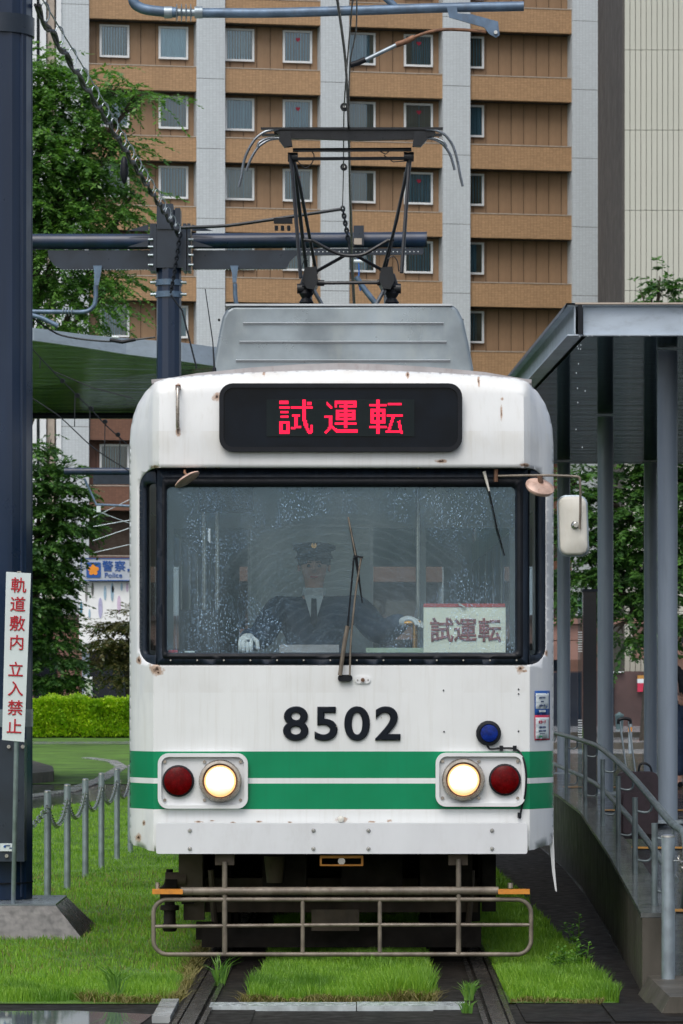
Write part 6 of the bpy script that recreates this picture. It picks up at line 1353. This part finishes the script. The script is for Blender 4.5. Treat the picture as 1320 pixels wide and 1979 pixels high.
# grass: single blades where they can be seen, as joined stuff
def in_polys(X, Y, pl):
    c = np.zeros(len(X), bool); n = len(pl)
    for i in range(n):
        x1,y1 = pl[i]; x2,y2 = pl[i-1]; cond = ((y1>Y)!=(y2>Y)); xi = (x2-x1)*(Y-y1)/((y2-y1) or 1e-9)+x1; c ^= cond&(X<xi)
    return c
def grass(name, pl, n, h, w_, m, ymax=60, lean=.35, edge=None, power=1.0):
    ys = [p[1] for p in pl]; xs = [p[0] for p in pl]; y0, y1 = min(ys), min(max(ys),ymax)
    u = rng.random(n); Y = 1/((1-u)/y0+u/y1) if power == 1 else y0+(y1-y0)*rng.random(n)
    X = min(xs)+(max(xs)-min(xs))*rng.random(n); jx = .022*np.sin(Y*9+X*3)+.018*np.sin(Y*23)+rng.normal(0,.012,n); jy = .05*np.sin(X*11)+.03*np.sin(X*31+2)+rng.normal(0,.02,n); k = in_polys(X+jx,Y+jy-.02,pl)&(np.abs(X*FPX/Y)<720); X = X[k]; Y = Y[k]; n = len(X)
    patch = .75+.35*np.sin(X*5+np.sin(Y*2.3))*np.cos(Y*3.1+X)+.15*np.sin(X*17+Y*11); H = h*patch*(.55+.8*rng.random(n)); Wd = w_*(.7+.6*rng.random(n))*(Y/20)**.7
    a = rng.random(n)*2*np.pi; l = lean*H*(.3+rng.random(n)*1.2); dx, dy = np.cos(a)*l, np.sin(a)*l; b = rng.random(n)*np.pi*.5-np.pi*.25; wx, wy = np.cos(b)*Wd/2, np.sin(b)*Wd/2
    Zr = np.zeros(n); v = np.stack([np.stack([X-wx,Y-wy,Zr-.004],1),np.stack([X+wx,Y+wy,Zr-.004],1),np.stack([X+wx*.75+dx*.4,Y+wy*.75+dy*.4,H*.6],1),np.stack([X-wx*.75+dx*.4,Y-wy*.75+dy*.4,H*.6],1),np.stack([X+dx,Y+dy,H*(1-.1*lean)],1)],1)
    me = bpy.data.meshes.new(name); me.vertices.add(5*n); me.vertices.foreach_set('co', v.astype(np.float32).ravel()); base = np.arange(n)[:,None]*5
    li = np.concatenate([base+np.array([0,1,2,3]), base+np.array([3,2,4])],1).ravel(); me.loops.add(7*n); me.loops.foreach_set('vertex_index', li.astype(np.int32))
    ls = (np.arange(n)[:,None]*7+np.array([0,4])).ravel(); me.polygons.add(2*n); me.polygons.foreach_set('loop_start', ls.astype(np.int32)); me.update(calc_edges=True); me.materials.append(m)
    o = bpy.data.objects.new(name, me); sc.collection.objects.link(o); o['kind'] = 'stuff'; return o
LG_ = [(-16,18.05),(-.86,17.95),(-.86,48.4),(-2.8,49.4),(-4.4,42.5),(-8,38),(-16,30)]
FT = None
g1 = grass('grass', LG_, 420000, .036, .0038, M['grass'], 50); g1['label'] = 'wet bright green lawn grass left of the track'
grass('grass', [(-2.6,18.0),(-.84,18.0),(-.84,19.3),(-2.6,19.0)], 26000, .065, .0042, M['grass'], power=2)['label'] = 'longer grass fringe at the near edge of the left lawn'
grass('grass', [(-.43,18.02),(.45,18.02),(.5,24),(-.42,24)], 60000, .07, .0042, M['grass'], power=2)['label'] = 'green grass between the rails'
grass('grass', [(-.47,17.98),(.47,17.98),(.45,18.7),(-.44,18.7)], 16000, .115, .0044, M['grass'], power=2)['label'] = 'tall green grass fringe between the rails'
grass('grass', [(.84,18.0),(1.36,18.0),(1.33,24),(1.15,40),(.9,40)], 46000, .07, .0044, M['grass'], 40)['label'] = 'grass strip between the right rail and platform wall'
grass('grass', [(.84,18.0),(1.38,18.0),(1.36,18.9),(.84,18.9)], 13000, .10, .0046, M['grass'], power=2)['label'] = 'tall grass fringe right of the rails'
grass('dry_grass', [(-3,18.1),(-.9,18.1),(-.9,30),(-4,30)], 5000, .045, .0042, M['straw'], lean=1.0)['label'] = 'scattered dead blades in the left lawn'
grass('dry_grass', [(-.50,17.9),(.48,17.9),(.46,18.12),(-.48,18.12)], 2600, .06, .0045, M['straw'], power=2, lean=1.6)['label'] = 'yellowed dry grass along the front of the track turf'
grass('dry_grass', [(-1.3,17.92),(-.80,17.92),(-.80,18.1),(-1.3,18.15)], 900, .06, .0045, M['straw'], power=2, lean=1.6)['label'] = 'yellowed dry grass at the left lawn corner'
grass('dry_grass', [(-.90,18.0),(-.80,18.0),(-.78,22),(-.88,22)], 1500, .05, .0042, M['straw'], power=2, lean=1.6)['label'] = 'dry grass hanging over the left rail slab'
grass('dry_grass', [(.84,17.92),(1.3,17.92),(1.3,18.08),(.84,18.08)], 700, .05, .0042, M['straw'], power=2, lean=1.6)['label'] = 'yellowed dry grass at the right corner'
def tuft(x, y, h, n, label, z=0):
    mb = MB()
    for i in range(n):
        a = random.uniform(0,6.28); l = h*random.uniform(.1,.75); hh = h*random.uniform(.6,1); w_ = .0045; x0_ = x+random.uniform(-.02,.02); y0_ = y+random.uniform(-.02,.02); dx, dy = math.cos(a)*l, math.sin(a)*l*.4
        mb.add([(x0_-w_,y0_,z),(x0_+w_,y0_,z),(x0_+w_*.7+dx*.35,y0_+dy*.35,z+hh*.65),(x0_-w_*.7+dx*.35,y0_+dy*.35,z+hh*.65),(x0_+dx,y0_+dy,z+hh*.9)],[(0,1,2,3),(3,2,4)])
    return tag(mb.build('grass_tuft', M['weed']), label, 'grass tuft')
p = W(425,1905,18.9); tuft(p.x,18.9,.20,26,'spiky grass tuft growing beside the left rail',.004)
p = W(905,1945,18.1); tuft(p.x,18.05,.12,60,'low grass tuft growing beside the right rail',.004)
p = W(902,1965,17.4); tuft(p.x,17.35,.08,30,'tiny grass tuft at the right end of the pale edging',0)
tuft(-1.13,18.1,.22,50,'tall grass tuft at the corner of the left lawn',0)
def weed(x, y, h, n, label):
    o = empty('weed', (x,y,0), label, 'weed'); mb = MB(); lf = MB()
    for i in range(n):
        a = random.uniform(0,6.28); l = h*.45*random.random(); top = Vector((x+math.cos(a)*l,y+math.sin(a)*l*.6,h*random.uniform(.6,1))); s0 = Vector((x+random.uniform(-.05,.05),y+random.uniform(-.05,.05),0))
        mid = s0.lerp(top,.5)+Vector((0,0,.02)); mb.tube([s0,mid,top],[.003,.0025,.0015],5)
        for k in range(13):
            t = .25+.75*k/12; p = s0.lerp(top,t); b = k*2.4; L = .06*(1.1-.5*t); d = Vector((math.cos(b),math.sin(b)*.8,.35)); s = Vector((-math.sin(b),math.cos(b),0)); 
            lf.add([p,p+d*L*.5+s*L*.24,p+d*L,p+d*L*.5-s*L*.24],[(0,1,2,3)])
    mb.build('stem', M['weed'], o, True); lf.build('leaves', M['weed'], o)['kind'] = 'stuff'; return o
weed(1.17,18.9,.25,9,'leafy weed growing at the right edge of the grass by the platform wall')
weed(1.30,19.8,.20,5,'smaller leafy weed behind, against the gutter by the platform wall')
weed(1.36,21.4,.26,3,'thin dark weed sprout in the gutter near the tram flap')
